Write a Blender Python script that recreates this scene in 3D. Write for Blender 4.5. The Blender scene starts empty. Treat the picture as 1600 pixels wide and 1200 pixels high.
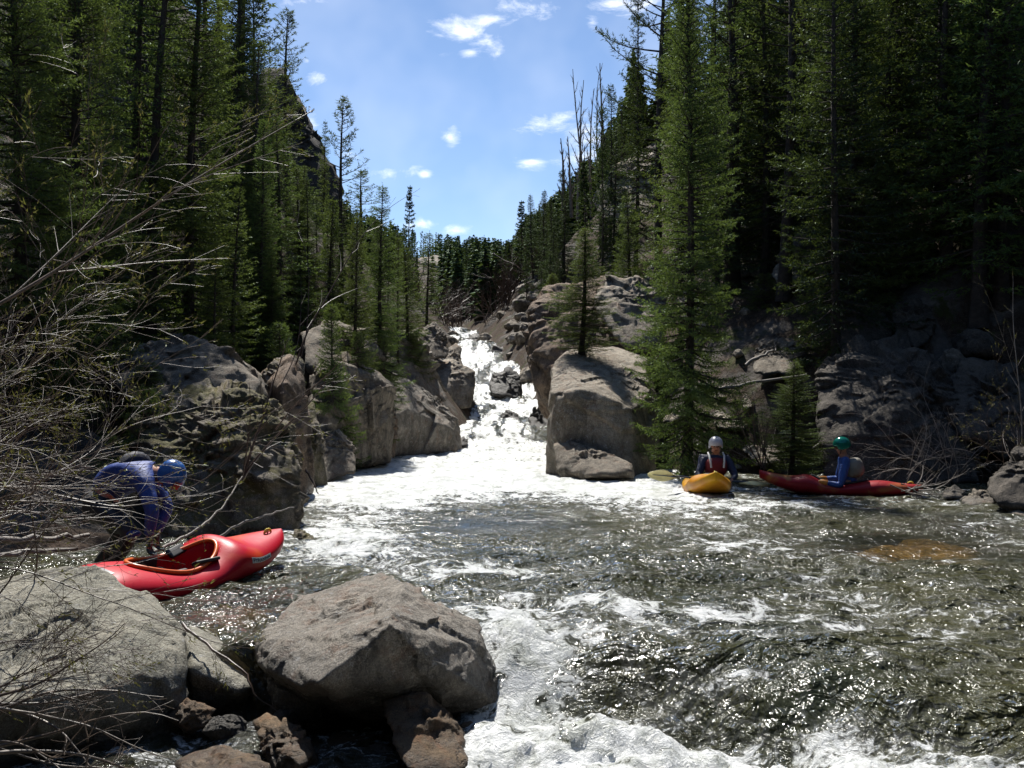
import bpy, bmesh, math, random
import numpy as np
from mathutils import Vector, Matrix, noise as mnoise

# ------------------------------------------------------------------ camera, world, sun
SC = bpy.context.scene
COL = SC.collection
F = 1555.0          # focal length in photo pixels (1600 wide)
CZ = 1.55           # eye height above the pool
HY = 620.0          # horizon row in the photo
SUN_AZ, SUN_EL = -14.0, 56.0     # degrees right of straight ahead, above the horizon

cam_d = bpy.data.cameras.new("camera")
cam = bpy.data.objects.new("camera", cam_d)
COL.objects.link(cam)
cam.location = (0, 0, CZ)
cam.rotation_euler = (math.radians(90), 0, 0)
cam_d.sensor_width = 36.0
cam_d.lens = 36.0 * F / 1600.0
cam_d.shift_y = (HY - 600.0) / 1600.0
cam_d.clip_start = 0.05
cam_d.clip_end = 2000
SC.camera = cam

SC.view_settings.view_transform = 'Standard'
SC.view_settings.look = 'None'
SC.view_settings.exposure = 0.6
SC.view_settings.gamma = 1.0
SC.render.engine = 'CYCLES'
SC.cycles.use_denoising = True
SC.cycles.max_bounces = 6
SC.cycles.diffuse_bounces = 3
SC.cycles.glossy_bounces = 3
SC.cycles.transparent_max_bounces = 8
SC.cycles.caustics_reflective = False
SC.cycles.caustics_refractive = False

class NT:
    """tiny node-tree helper"""
    def __init__(s, tree):
        s.t = tree; s.n = tree.nodes; s.l = tree.links
    def new(s, typ, **kw):
        n = s.n.new(typ)
        for k, v in kw.items():
            setattr(n, k, v)
        return n
    def put(s, sock, v):
        if isinstance(v, bpy.types.NodeSocket):
            s.l.new(v, sock)
        elif v is not None:
            sock.default_value = v
    def math(s, op, a, b=None, c=None, clamp=False):
        n = s.new('ShaderNodeMath', operation=op); n.use_clamp = clamp
        s.put(n.inputs[0], a); s.put(n.inputs[1], b)
        if c is not None: s.put(n.inputs[2], c)
        return n.outputs[0]
    def noise(s, vec, scale, detail=6, rough=0.55, dist=0.0, col=False):
        n = s.new('ShaderNodeTexNoise')
        n.inputs['Scale'].default_value = scale; n.inputs['Detail'].default_value = detail
        n.inputs['Roughness'].default_value = rough; n.inputs['Distortion'].default_value = dist
        if vec is not None: s.l.new(vec, n.inputs['Vector'])
        return n.outputs['Color'] if col else n.outputs[0]
    def voro(s, vec, scale, feature='F1', out='Distance'):
        n = s.new('ShaderNodeTexVoronoi', feature=feature)
        n.inputs['Scale'].default_value = scale
        if vec is not None: s.l.new(vec, n.inputs['Vector'])
        return n.outputs[out]
    def ramp(s, fac, stops, interp='LINEAR'):
        n = s.new('ShaderNodeValToRGB'); cr = n.color_ramp; cr.interpolation = interp
        while len(cr.elements) < len(stops): cr.elements.new(0.5)
        for e, (p, c) in zip(cr.elements, stops):
            e.position = p; e.color = (c[0], c[1], c[2], 1) if not isinstance(c, (int, float)) else (c, c, c, 1)
        s.put(n.inputs[0], fac)
        return n.outputs[0]
    def mix(s, fac, a, b, blend='MIX'):
        n = s.new('ShaderNodeMix', data_type='RGBA', blend_type=blend)
        s.put(n.inputs[0], fac)
        for sock, v in ((n.inputs[6], a), (n.inputs[7], b)):
            if isinstance(v, tuple) and len(v) == 3: v = (*v, 1)
            s.put(sock, v)
        return n.outputs[2]
    def vmul(s, vec, v):
        n = s.new('ShaderNodeVectorMath', operation='MULTIPLY')
        s.put(n.inputs[0], vec); s.put(n.inputs[1], v)
        return n.outputs[0]
    def bump(s, h, strength, dist, normal=None):
        n = s.new('ShaderNodeBump')
        n.inputs['Strength'].default_value = strength; n.inputs['Distance'].default_value = dist
        s.put(n.inputs['Height'], h)
        if normal is not None: s.put(n.inputs['Normal'], normal)
        return n.outputs[0]

world = bpy.data.worlds.new("World")
SC.world = world
world.use_nodes = True
W = NT(world.node_tree)
for n in list(W.n): W.n.remove(n)
sky = W.new('ShaderNodeTexSky', sky_type='NISHITA')
sky.sun_disc = False
sky.sun_elevation = math.radians(SUN_EL)
sky.sun_rotation = math.radians(SUN_AZ)
sky.altitude = 2800
sky.air_density = 1.0; sky.dust_density = 0.4; sky.ozone_density = 1.5
tc = W.new('ShaderNodeTexCoord')
sep = W.new('ShaderNodeSeparateXYZ'); W.l.new(tc.outputs['Generated'], sep.inputs[0])
ysafe = W.math('MAXIMUM', sep.outputs[1], 0.05)
U = W.math('DIVIDE', sep.outputs[0], ysafe)
V = W.math('DIVIDE', sep.outputs[2], ysafe)
uv = W.new('ShaderNodeCombineXYZ'); W.l.new(U, uv.inputs[0]); W.l.new(V, uv.inputs[1])
n1 = W.noise(W.vmul(uv.outputs[0], (0.75, 1.5, 1.0)), 24, 8, 0.66, 0.4)
n2 = W.noise(uv.outputs[0], 9, 3, 0.5)
# each bank of cumulus has its place in the sky (bearing, height, half sizes)
CLOUDS = [(865,190,52,20),(915,207,45,30),(703,216,13,14),(827,254,26,9),(728,48,36,26),(768,30,40,16),(800,10,48,20),(756,68,34,18),
          (735,82,16,8),(960,5,62,22),(925,35,14,14),(470,2,75,13),(590,268,48,12),(664,272,10,6),(486,192,14,22),(490,122,16,12),(480,95,9,7),
          (712,360,20,9),(660,350,26,7),(915,246,48,17),(1130,20,60,46),(1200,60,60,40),(500,215,18,18),(540,240,22,8)]
acc = None
for cx, cy, rx, ry in CLOUDS:
    a = W.math('MULTIPLY', W.math('SUBTRACT', U, (cx-800)/F), F/rx)
    b = W.math('MULTIPLY', W.math('SUBTRACT', V, (HY-cy)/F), F/ry)
    r = W.math('SQRT', W.math('ADD', W.math('MULTIPLY', a, a), W.math('MULTIPLY', b, b)))
    m = W.math('SUBTRACT', 1.55, r)
    acc = m if acc is None else W.math('MAXIMUM', acc, m)
dens = W.math('ADD', acc, W.math('MULTIPLY', W.math('SUBTRACT', n1, 0.56), 6.0))
mr = W.new('ShaderNodeMapRange', interpolation_type='SMOOTHSTEP')
W.l.new(dens, mr.inputs[0]); mr.inputs[1].default_value = 0.0; mr.inputs[2].default_value = 2.8
front = W.math('GREATER_THAN', sep.outputs[1], 0.08)
cl = W.math('MULTIPLY', mr.outputs[0], front)
# thin veil of high haze
veil = W.math('MULTIPLY', W.math('SUBTRACT', n2, 0.42, clamp=True), 0.35)
cl = W.math('MAXIMUM', cl, W.math('MULTIPLY', veil, front))
SKY_S = 0.105
bgs = W.new('ShaderNodeBackground'); bgs.inputs[1].default_value = SKY_S
W.l.new(sky.outputs[0], bgs.inputs[0])
bgc = W.new('ShaderNodeBackground'); bgc.inputs[0].default_value = (0.97, 0.98, 1.0, 1); bgc.inputs[1].default_value = 1.15
mixs = W.new('ShaderNodeMixShader'); W.l.new(cl, mixs.inputs[0]); W.l.new(bgs.outputs[0], mixs.inputs[1]); W.l.new(bgc.outputs[0], mixs.inputs[2])
wo = W.new('ShaderNodeOutputWorld'); W.l.new(mixs.outputs[0], wo.inputs[0])

sun_d = bpy.data.lights.new("sun", 'SUN')
sun_d.energy = 4.8; sun_d.angle = math.radians(0.55); sun_d.color = (1.0, 0.965, 0.90)
sun = bpy.data.objects.new("sun", sun_d); COL.objects.link(sun)
az, el = math.radians(SUN_AZ), math.radians(SUN_EL)
SUNV = Vector((math.sin(az)*math.cos(el), math.cos(az)*math.cos(el), math.sin(el)))
sun.rotation_euler = SUNV.to_track_quat('Z', 'Y').to_euler()

# ------------------------------------------------------------------ helpers
def at(px, py, Y):
    return Vector(((px-800)*Y/F, Y, CZ-(py-HY)*Y/F))

def tag(o, label=None, cat=None, group=None, kind=None):
    if label: o['label'] = label
    if cat: o['category'] = cat
    if group: o['group'] = group
    if kind: o['kind'] = kind
    return o

def mesh_np(name, V, Fc, mat=None, smooth=True, attrs=None):
    """V (n,3); Fc (m,k) int array or a list of such arrays"""
    me = bpy.data.meshes.new(name)
    V = np.asarray(V, dtype=np.float32)
    if not isinstance(Fc, (list, tuple)): Fc = [Fc]
    Fc = [np.asarray(f, dtype=np.int32) for f in Fc if len(f)]
    me.vertices.add(len(V)); me.vertices.foreach_set('co', V.ravel())
    loops = np.concatenate([f.ravel() for f in Fc])
    tot = np.concatenate([np.full(len(f), f.shape[1], np.int32) for f in Fc])
    start = np.concatenate(([0], np.cumsum(tot)[:-1])).astype(np.int32)
    me.loops.add(len(loops)); me.loops.foreach_set('vertex_index', loops)
    me.polygons.add(len(tot)); me.polygons.foreach_set('loop_start', start); me.polygons.foreach_set('loop_total', tot)
    if smooth: me.polygons.foreach_set('use_smooth', np.ones(len(tot), dtype=bool))
    me.update(calc_edges=True)
    if attrs:
        for k, a in attrs.items():
            at_ = me.attributes.new(k, 'FLOAT', 'POINT'); at_.data.foreach_set('value', np.asarray(a, dtype=np.float32))
    if mat: me.materials.append(mat)
    return me

def obj(name, me, parent=None):
    o = bpy.data.objects.new(name, me)
    COL.objects.link(o)
    if parent is not None: o.parent = parent
    return o

def empty(name, loc=(0,0,0), rz=0.0):
    o = bpy.data.objects.new(name, None); COL.objects.link(o)
    o.location = loc; o.rotation_euler = (0, 0, rz); o.empty_display_size = 0.2
    return o

def smooth(a, b, x):
    t = np.clip((x-a)/(b-a), 0, 1); return t*t*(3-2*t)

_rs = np.random.RandomState(7)
_perm = _rs.rand(64, 64, 64).astype(np.float32)
def vnoise3(p):
    """value noise on points (n,3) in [-1,1], periodic 64"""
    p = np.asarray(p, dtype=np.float64)
    i = np.floor(p).astype(int); f = p-i; f = f*f*(3-2*f)
    out = 0
    for dx in (0, 1):
        wx = f[..., 0] if dx else 1-f[..., 0]
        for dy in (0, 1):
            wy = f[..., 1] if dy else 1-f[..., 1]
            for dz in (0, 1):
                wz = f[..., 2] if dz else 1-f[..., 2]
                out = out + wx*wy*wz*_perm[(i[..., 0]+dx) & 63, (i[..., 1]+dy) & 63, (i[..., 2]+dz) & 63]
    return out*2-1
def fbm(p, octs=5, lac=2.07, gain=0.5, ridged=False):
    p = np.asarray(p, dtype=np.float64); s = 0; a = 1.0; tot = 0
    for k in range(octs):
        n = vnoise3(p+k*17.3)
        if ridged: n = 1-2*np.abs(n)
        s = s+a*n; tot += a; a *= gain; p = p*lac
    return s/tot

def tube_mesh(paths, sides=5):
    """paths: list of (pts(n,3), radii(n)); returns V,F"""
    Vs, Fs, off = [], [], 0
    ang = np.linspace(0, 2*np.pi, sides, endpoint=False)
    ca, sa = np.cos(ang), np.sin(ang)
    for pts, rad in paths:
        pts = np.asarray(pts, float); n = len(pts)
        if n < 2: continue
        rad = np.asarray(rad, float)
        t = np.gradient(pts, axis=0); t /= np.linalg.norm(t, axis=1)[:, None]+1e-9
        ref = np.array([0.0, 0, 1]) if abs(t[0, 2]) < 0.9 else np.array([1.0, 0, 0])
        u = np.cross(t, ref); u /= np.linalg.norm(u, axis=1)[:, None]+1e-9
        v = np.cross(t, u)
        ring = pts[:, None, :]+rad[:, None, None]*(u[:, None, :]*ca[None, :, None]+v[:, None, :]*sa[None, :, None])
        Vs.append(ring.reshape(-1, 3))
        i = np.arange(n-1)[:, None]*sides; j = np.arange(sides)[None, :]; jn = (j+1) % sides
        f = np.stack([i+j, i+jn, i+sides+jn, i+sides+j], -1).reshape(-1, 4)+off
        Fs.append(f); off += n*sides
    return np.concatenate(Vs), np.concatenate(Fs)

# ------------------------------------------------------------------ materials
def material(name):
    m = bpy.data.materials.new(name); m.use_nodes = True
    N = NT(m.node_tree)
    for n in list(N.n): N.n.remove(n)
    out = N.new('ShaderNodeOutputMaterial')
    return m, N, out

def principled(N, out, **kw):
    p = N.new('ShaderNodeBsdfPrincipled')
    for k, v in kw.items():
        N.put(p.inputs[k], v)
    N.l.new(p.outputs[0], out.inputs[0])
    return p

def simple(name, col, rough=0.5, metal=0.0, spec=0.5, bumps=None, var=0.0):
    m, N, out = material(name)
    tcn = N.new('ShaderNodeTexCoord'); O = tcn.outputs['Object']
    c = (*col, 1)
    if var:
        n = N.noise(O, 9, 5)
        c = N.mix(N.math('MULTIPLY', N.math('SUBTRACT', n, 0.4, clamp=True), 2.5, clamp=True), tuple(x*(1-var) for x in col), tuple(min(1, x*(1+var)) for x in col))
    p = principled(N, out, **{'Base Color': c, 'Roughness': rough, 'Metallic': metal, 'Specular IOR Level': spec})
    if bumps:
        n = N.noise(O, bumps[0], 5)
        N.l.new(N.bump(n, bumps[1], bumps[2]), p.inputs['Normal'])
    return m

def rock_mat(name, c1, c2, c3, moss=0.0, rust=0.0, wet=0.0, streak=False, scale=1.0, crack=0.35, rough=0.85, stain_shade=0.9):
    c1, c2, c3 = [(c_[0]*1.07, c_[1]*0.97, c_[2]*0.84) for c_ in (c1, c2, c3)]
    m, N, out = material(name)
    g = N.new('ShaderNodeNewGeometry'); P = g.outputs['Position']
    nrm = N.new('ShaderNodeSeparateXYZ'); N.l.new(g.outputs['Normal'], nrm.inputs[0])
    big = N.noise(P, 1.6*scale, 6, 0.6, 0.6)
    mid = N.noise(P, 9*scale, 8, 0.68)
    fine = N.noise(P, 90*scale, 4, 0.7)
    vs = P
    if streak:
        vs = N.vmul(P, (5.0, 5.0, 0.5))
        big = N.noise(vs, 1.1*scale, 6, 0.6, 0.8)
    c = N.ramp(big, [(0.30, c1), (0.50, c2), (0.70, c3)])
    c = N.mix(N.ramp(mid, [(0.35, 0.75), (0.6, 0.0)]), c, tuple(x*0.45 for x in c1))
    c = N.mix(N.ramp(fine, [(0.42, 0.0), (0.62, 0.55)]), c, tuple(min(0.6, x*1.5) for x in c3))
    sp = N.voro(P, 150*scale)
    c = N.mix(N.ramp(sp, [(0.12, 0.5), (0.3, 0.0)]), c, (0.03, 0.03, 0.03))
    # cracks
    wv = N.new('ShaderNodeVectorMath', operation='ADD'); N.l.new(P, wv.inputs[0])
    N.l.new(N.vmul(N.noise(P, 3*scale, 4, 0.6, col=True), (0.55, 0.55, 0.55)), wv.inputs[1])
    ve = N.voro(N.vmul(wv.outputs[0], (1.0, 0.8, 0.45)), 1.5*scale, 'DISTANCE_TO_EDGE')
    ck = N.ramp(ve, [(0.0, 1.0), (0.018, 0.8), (0.045, 0.0)])
    ckm = N.math('MULTIPLY', ck, N.ramp(N.noise(P, 1.3*scale, 3), [(0.52, 0.0), (0.62, 0.8)]))
    c = N.mix(N.math('MULTIPLY', ckm, crack*2, clamp=True), c, (0.015, 0.013, 0.012))
    if rust:
        rn = N.noise(P, 5*scale, 7, 0.72, 0.4)
        c = N.mix(N.math('MULTIPLY', N.ramp(rn, [(0.52, 0.0), (0.66, 1.0)]), rust), c, (0.21, 0.075, 0.022))
    if moss:
        mn = N.noise(P, 3.5, 7, 0.7, 0.5)
        up = N.ramp(nrm.outputs[2], [(0.1, 0.35), (0.8, 1.0)])
        mf = N.math('MULTIPLY', N.math('MULTIPLY', N.ramp(mn, [(0.43, 0.0), (0.53, 1.0)]), up), moss)
        mc = N.mix(N.noise(P, 14, 4), (0.10, 0.085, 0.012), (0.16, 0.09, 0.015))
        mc = N.mix(N.noise(P, 5, 4), mc, (0.045, 0.06, 0.015))
        c = N.mix(mf, c, mc)
    # weather stains down the faces; steepness weighting paints faces shaded and tops bright
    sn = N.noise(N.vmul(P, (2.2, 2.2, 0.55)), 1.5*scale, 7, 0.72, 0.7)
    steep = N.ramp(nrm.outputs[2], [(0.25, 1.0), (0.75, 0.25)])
    c = N.mix(N.math('MULTIPLY', N.ramp(sn, [(0.38, 0.0), (0.56, stain_shade)]), steep), c, N.mix(0.72, c, (0.012, 0.011, 0.010)))
    lc = N.noise(P, 22*scale, 5, 0.75)
    c = N.mix(N.ramp(lc, [(0.58, 0.0), (0.66, 0.5)]), c, tuple(min(0.5, x*1.7) for x in c3))
    # fallen needles and grit in the hollows of flat tops
    h1 = N.math('MULTIPLY', mid, 1.0)
    b1 = N.bump(N.math('SUBTRACT', N.math('ADD', h1, N.math('MULTIPLY', fine, 0.18)), N.math('MULTIPLY', ckm, 0.5)), 0.9, 0.05/scale)
    b2 = N.bump(fine, 0.5, 0.008/scale, b1)
    r = rough
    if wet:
        # the foot of the stone is wet; granite_rust also takes its undercut shade here
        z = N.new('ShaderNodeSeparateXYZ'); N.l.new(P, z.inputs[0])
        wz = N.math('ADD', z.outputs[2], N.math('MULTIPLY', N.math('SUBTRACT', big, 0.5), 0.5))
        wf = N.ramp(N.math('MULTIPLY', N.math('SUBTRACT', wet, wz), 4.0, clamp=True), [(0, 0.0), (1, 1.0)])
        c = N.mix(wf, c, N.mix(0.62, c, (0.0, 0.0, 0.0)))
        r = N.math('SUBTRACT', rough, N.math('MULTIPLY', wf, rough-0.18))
    principled(N, out, **{'Base Color': c, 'Roughness': r, 'Specular IOR Level': 0.4, 'Normal': b2})
    return m

M = {}
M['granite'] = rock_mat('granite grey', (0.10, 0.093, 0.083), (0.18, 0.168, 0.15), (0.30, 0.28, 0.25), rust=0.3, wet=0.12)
M['granite_fore'] = rock_mat('granite pale', (0.20, 0.20, 0.178), (0.32, 0.315, 0.285), (0.44, 0.43, 0.395), wet=-0.10, crack=0.2, stain_shade=0.6)
M['granite_rust'] = rock_mat('granite rusty', (0.13, 0.128, 0.122), (0.23, 0.225, 0.215), (0.36, 0.352, 0.34), rust=0.4, wet=0.12, crack=0.4, stain_shade=0.75)  # wet level also set to paint the boulder's shaded undercut dark
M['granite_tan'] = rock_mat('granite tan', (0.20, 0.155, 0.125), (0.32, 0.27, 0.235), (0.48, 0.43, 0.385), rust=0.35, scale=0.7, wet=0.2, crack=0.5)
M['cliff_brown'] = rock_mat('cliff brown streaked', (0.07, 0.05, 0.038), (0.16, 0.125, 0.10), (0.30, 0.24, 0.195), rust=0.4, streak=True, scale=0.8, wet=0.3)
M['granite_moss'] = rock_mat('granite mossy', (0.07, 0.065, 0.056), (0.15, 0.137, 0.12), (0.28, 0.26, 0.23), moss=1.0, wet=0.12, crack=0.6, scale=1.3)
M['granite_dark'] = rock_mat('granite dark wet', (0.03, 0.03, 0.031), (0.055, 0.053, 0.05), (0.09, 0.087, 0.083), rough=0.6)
M['granite_shaded'] = rock_mat('granite darkened for shade', (0.035, 0.033, 0.032), (0.075, 0.071, 0.066), (0.15, 0.14, 0.13), wet=0.15, rough=0.9)  # darker granite copy; shade put into the colour of right bank rocks
M['crag'] = rock_mat('crag rock silhouette', (0.018, 0.018, 0.018), (0.04, 0.038, 0.036), (0.07, 0.067, 0.062), wet=0.0, rough=0.95)  # colour lowered so the backlit crag reads as a silhouette
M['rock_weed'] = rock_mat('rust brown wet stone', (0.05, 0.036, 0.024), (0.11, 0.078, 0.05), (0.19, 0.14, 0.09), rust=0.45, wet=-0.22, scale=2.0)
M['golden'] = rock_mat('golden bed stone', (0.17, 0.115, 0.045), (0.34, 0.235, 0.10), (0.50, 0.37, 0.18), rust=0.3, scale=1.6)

def ground_mat():
    m, N, out = material('forest ground')
    g = N.new('ShaderNodeNewGeometry'); P = g.outputs['Position']
    nrm = N.new('ShaderNodeSeparateXYZ'); N.l.new(g.outputs['Normal'], nrm.inputs[0])
    a = N.noise(P, 0.55, 7, 0.65, 0.5); b = N.noise(P, 7, 6, 0.7); f = N.noise(P, 45, 4, 0.7)
    c = N.ramp(b, [(0.3, (0.025, 0.017, 0.012)), (0.5, (0.06, 0.04, 0.028)), (0.7, (0.12, 0.082, 0.058))])
    c = N.mix(N.ramp(f, [(0.5, 0.0), (0.7, 0.6)]), c, (0.22, 0.17, 0.12))
    rk = N.ramp(N.noise(P, 2.0, 6, 0.7), [(0.3, (0.06, 0.055, 0.05)), (0.55, (0.14, 0.125, 0.11)), (0.75, (0.26, 0.235, 0.21))])
    c = N.mix(N.ramp(a, [(0.50, 0.0), (0.56, 1.0)]), c, rk)
    gr = N.mix(b, (0.03, 0.05, 0.012), (0.08, 0.085, 0.02))
    c = N.mix(N.ramp(N.noise(P, 1.3, 6, 0.7), [(0.55, 0.0), (0.63, 0.8)]), c, gr)
    h = N.math('ADD', N.math('MULTIPLY', b, 1.0), N.math('MULTIPLY', f, 0.25))
    principled(N, out, **{'Base Color': c, 'Roughness': 0.95, 'Specular IOR Level': 0.2, 'Normal': N.bump(h, 1.0, 0.12)})
    return m
M['ground'] = ground_mat()

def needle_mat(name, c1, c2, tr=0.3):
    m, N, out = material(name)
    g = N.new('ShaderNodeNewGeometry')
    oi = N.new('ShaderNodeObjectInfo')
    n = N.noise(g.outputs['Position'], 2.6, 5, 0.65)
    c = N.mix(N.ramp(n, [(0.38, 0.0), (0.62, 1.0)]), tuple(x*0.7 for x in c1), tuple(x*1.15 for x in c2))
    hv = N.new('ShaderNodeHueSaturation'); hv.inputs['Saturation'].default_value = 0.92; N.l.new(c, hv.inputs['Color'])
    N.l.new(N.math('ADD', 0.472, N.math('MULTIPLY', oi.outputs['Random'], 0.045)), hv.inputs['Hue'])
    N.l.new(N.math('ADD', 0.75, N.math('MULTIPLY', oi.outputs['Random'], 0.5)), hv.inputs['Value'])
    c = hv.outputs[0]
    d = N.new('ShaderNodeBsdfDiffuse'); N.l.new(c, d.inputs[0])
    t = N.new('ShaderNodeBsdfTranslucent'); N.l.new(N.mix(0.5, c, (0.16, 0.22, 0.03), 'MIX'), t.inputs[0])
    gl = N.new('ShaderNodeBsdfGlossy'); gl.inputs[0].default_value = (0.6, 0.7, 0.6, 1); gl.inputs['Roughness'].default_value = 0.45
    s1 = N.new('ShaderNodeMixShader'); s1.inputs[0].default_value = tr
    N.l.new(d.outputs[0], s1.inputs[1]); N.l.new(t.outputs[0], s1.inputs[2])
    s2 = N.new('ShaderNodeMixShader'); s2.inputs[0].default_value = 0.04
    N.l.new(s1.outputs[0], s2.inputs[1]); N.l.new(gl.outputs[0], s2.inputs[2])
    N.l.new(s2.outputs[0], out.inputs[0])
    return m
M['spruce'] = needle_mat('spruce needles', (0.040, 0.080, 0.018), (0.120, 0.165, 0.032), 0.42)
M['pine'] = needle_mat('pine needles', (0.045, 0.070, 0.022), (0.095, 0.120, 0.032), 0.32)
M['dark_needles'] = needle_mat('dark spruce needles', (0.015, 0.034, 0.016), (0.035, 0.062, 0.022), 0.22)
M['juniper'] = needle_mat('juniper leaves', (0.05, 0.085, 0.02), (0.10, 0.14, 0.03), 0.35)
M['bark'] = simple('conifer bark', (0.055, 0.042, 0.033), 0.9, bumps=(30, 0.9, 0.03), var=0.4)
M['bark_pale'] = simple('willow bark', (0.15, 0.108, 0.078), 0.5, bumps=(60, 0.4, 0.004), var=0.5)
M['bark_brown'] = simple('twig bark brown', (0.085, 0.052, 0.036), 0.45, bumps=(60, 0.4, 0.004), var=0.5)
M['bark_grey'] = simple('dead wood grey', (0.24, 0.21, 0.18), 0.7, bumps=(40, 0.6, 0.01), var=0.4)
M['aspen'] = simple('aspen bark', (0.23, 0.20, 0.17), 0.8, bumps=(25, 0.5, 0.01), var=0.4)
M['bud'] = needle_mat('catkins', (0.16, 0.12, 0.03), (0.24, 0.20, 0.05), 0.3)

# ------------------------------------------------------------------ river and valley profile
def lin(xs, ys):
    xs = np.array(xs, float); ys = np.array(ys, float)
    return lambda q: np.interp(q, xs, ys)
_Yk = [-6, 2, 5, 7.2, 8.2, 9.5, 11.5, 13.4, 15.5, 18, 21, 25, 28, 33, 36, 40, 45, 52, 60, 75, 110, 260]
_xl = [-2.2,-2.2,-3.2,-5.4,-5.2,-4.7,-3.6,-3.2,-3.4,-3.8,-4.1,-2.9,-1.7,-1.4,-1.1,-1.7,-2.0,-2.8,-3.4,-8,-14,-32]
_xr = [10, 10, 9.5, 9.0, 8.6, 8.0, 7.8, 7.0, 9.0, 8.6, 3.0, 1.9, 1.6, 1.3, 1.0, 0.8, 0.1, -1.3, -2.3, -6, -11, -29]
XL, XR = lin(_Yk, _xl), lin(_Yk, _xr)
WL = lin([-6, 22, 28, 33, 36, 40, 45, 52, 60, 75, 110, 260], [0, 0, .12, .7, 1.1, 1.75, 2.8, 4.2, 5.5, 6.6, 9, 20])
# crest of the little ledge in the foreground
YC = lin([-9, -3.2, -2.2, -0.8, -0.2, .4, 1.0, 1.8, 2.6, 3.6, 5, 9], [6.3, 6.3, 6.2, 6.15, 6.45, 6.35, 6.1, 5.65, 5.2, 4.6, 4.2, 3.4])
def level(x, y):
    """still-water level"""
    d = YC(x)-y
    left = smooth(-0.2, -0.7, x)
    w = 0.18*left+(0.75+0.7*smooth(0.9, 2.2, x))*(1-left)
    return WL(y)-0.44*(1-0.35*smooth(1.0, 3.2, x))*smooth(0, 1, (d+0.1)/w)
LS = lin([-6, 6, 8.5, 11, 14, 20, 30, 45, 70, 110, 260], [0.10, 0.10, 0.13, 0.25, 0.55, 0.95, 1.1, 1.3, 0.8, 0.3, 0.1])
RS = lin([-6, 6, 12, 15, 18, 24, 32, 45, 70, 110, 260], [0.25, 0.3, 0.3, 0.4, 0.5, 0.85, 1.1, 1.3, 0.8, 0.3, 0.1])
RIDGE = lin([-60, -30, -7, 0, 70, 110, 150, 190, 230, 300], [16, 9, 0, 0, 0, 3, 11, 19, 17, 8])  # unseen rise behind the camera, added to cut the sky fill
SKYL = lin([-200, 385, 400, 430, 470, 500, 525, 545, 560, 600, 640, 700, 760, 800, 812, 850, 880, 905, 940, 965, 985, 1010, 1060, 1130, 1150, 1900],
           [-500, -500, 60, 110, 250, 290, 300, 318, 322, 345, 356, 364, 370, 372, 345, 312, 290, 255, 215, 170, 60, -40, -60, -40, -500, -500])
def ground(x, y):
    x = np.asarray(x, float); y = np.asarray(y, float)
    x, y = np.broadcast_arrays(x, y)
    dl = XL(y)-x; dr = x-XR(y)
    d = np.maximum(dl, dr)
    s = np.where(dl > dr, LS(y), RS(y))
    dd = np.where(d > 14, 14+(d-14)*0.75, d)
    P = np.stack([x*0.25, y*0.25, np.zeros_like(x)], -1)
    n = fbm(P, 5, gain=0.55)
    P2 = np.stack([x*1.1, y*1.1, np.full_like(x, 4.)], -1)
    n2 = fbm(P2, 4, ridged=True)
    base = WL(y)+s*dd+n*np.clip(d, 0, 3)*0.45+n2*0.16*np.clip(d+0.3, 0, 1)
    bed = level(x, y)-np.clip(-d, 0, 1.0)*0.55+n2*0.05-0.02
    h = np.where(d > 0, np.maximum(base, level(x, y)-0.02), bed)+RIDGE(y)
    # the crests of both sides come down towards the gap in the valley
    yy = np.maximum(y, 1.0); px = 800+x*F/yy
    top = CZ-(SKYL(px)+34+500/yy*3-HY)*yy/F+n*0.5
    k = 1.2+yy*0.01
    far = smooth(30, 40, y)
    hm = -k*np.log(np.exp(np.clip(-h/k, -60, 60))+np.exp(np.clip(-top/k, -60, 60)))
    return h*(1-far)+np.minimum(h, hm)*far
def gz(x, y): return float(ground(np.array([x]), np.array([y]))[0])

# terrain sheet
ys = np.concatenate([np.linspace(-60, -7, 16), np.linspace(-6, 2, 10), np.geomspace(2.2, 330, 430)])
tx = np.linspace(-1, 1, 340); tx = np.sign(tx)*np.abs(tx)**1.5
X = np.empty((len(ys), len(tx))); 
for i, y in enumerate(ys): X[i] = tx*(22+max(y, 0)*1.1)
Yg = np.repeat(ys[:, None], len(tx), 1)
Z = ground(X, Yg)
def grid_faces(r, c):
    i = np.arange(r-1)[:, None]*c; j = np.arange(c-1)[None, :]
    return np.stack([i+j, i+j+1, i+c+j+1, i+c+j], -1).reshape(-1, 4)
terrain = obj('hillside', mesh_np('hillside', np.stack([X, Yg, Z], -1).reshape(-1, 3), grid_faces(*X.shape), M['ground']))
tag(terrain, kind='structure')

# ------------------------------------------------------------------ the river
def pw(px, py, z=0.0):
    Y = (CZ-z)*F/(py-HY)
    return (px-800)*Y/F, Y
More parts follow.
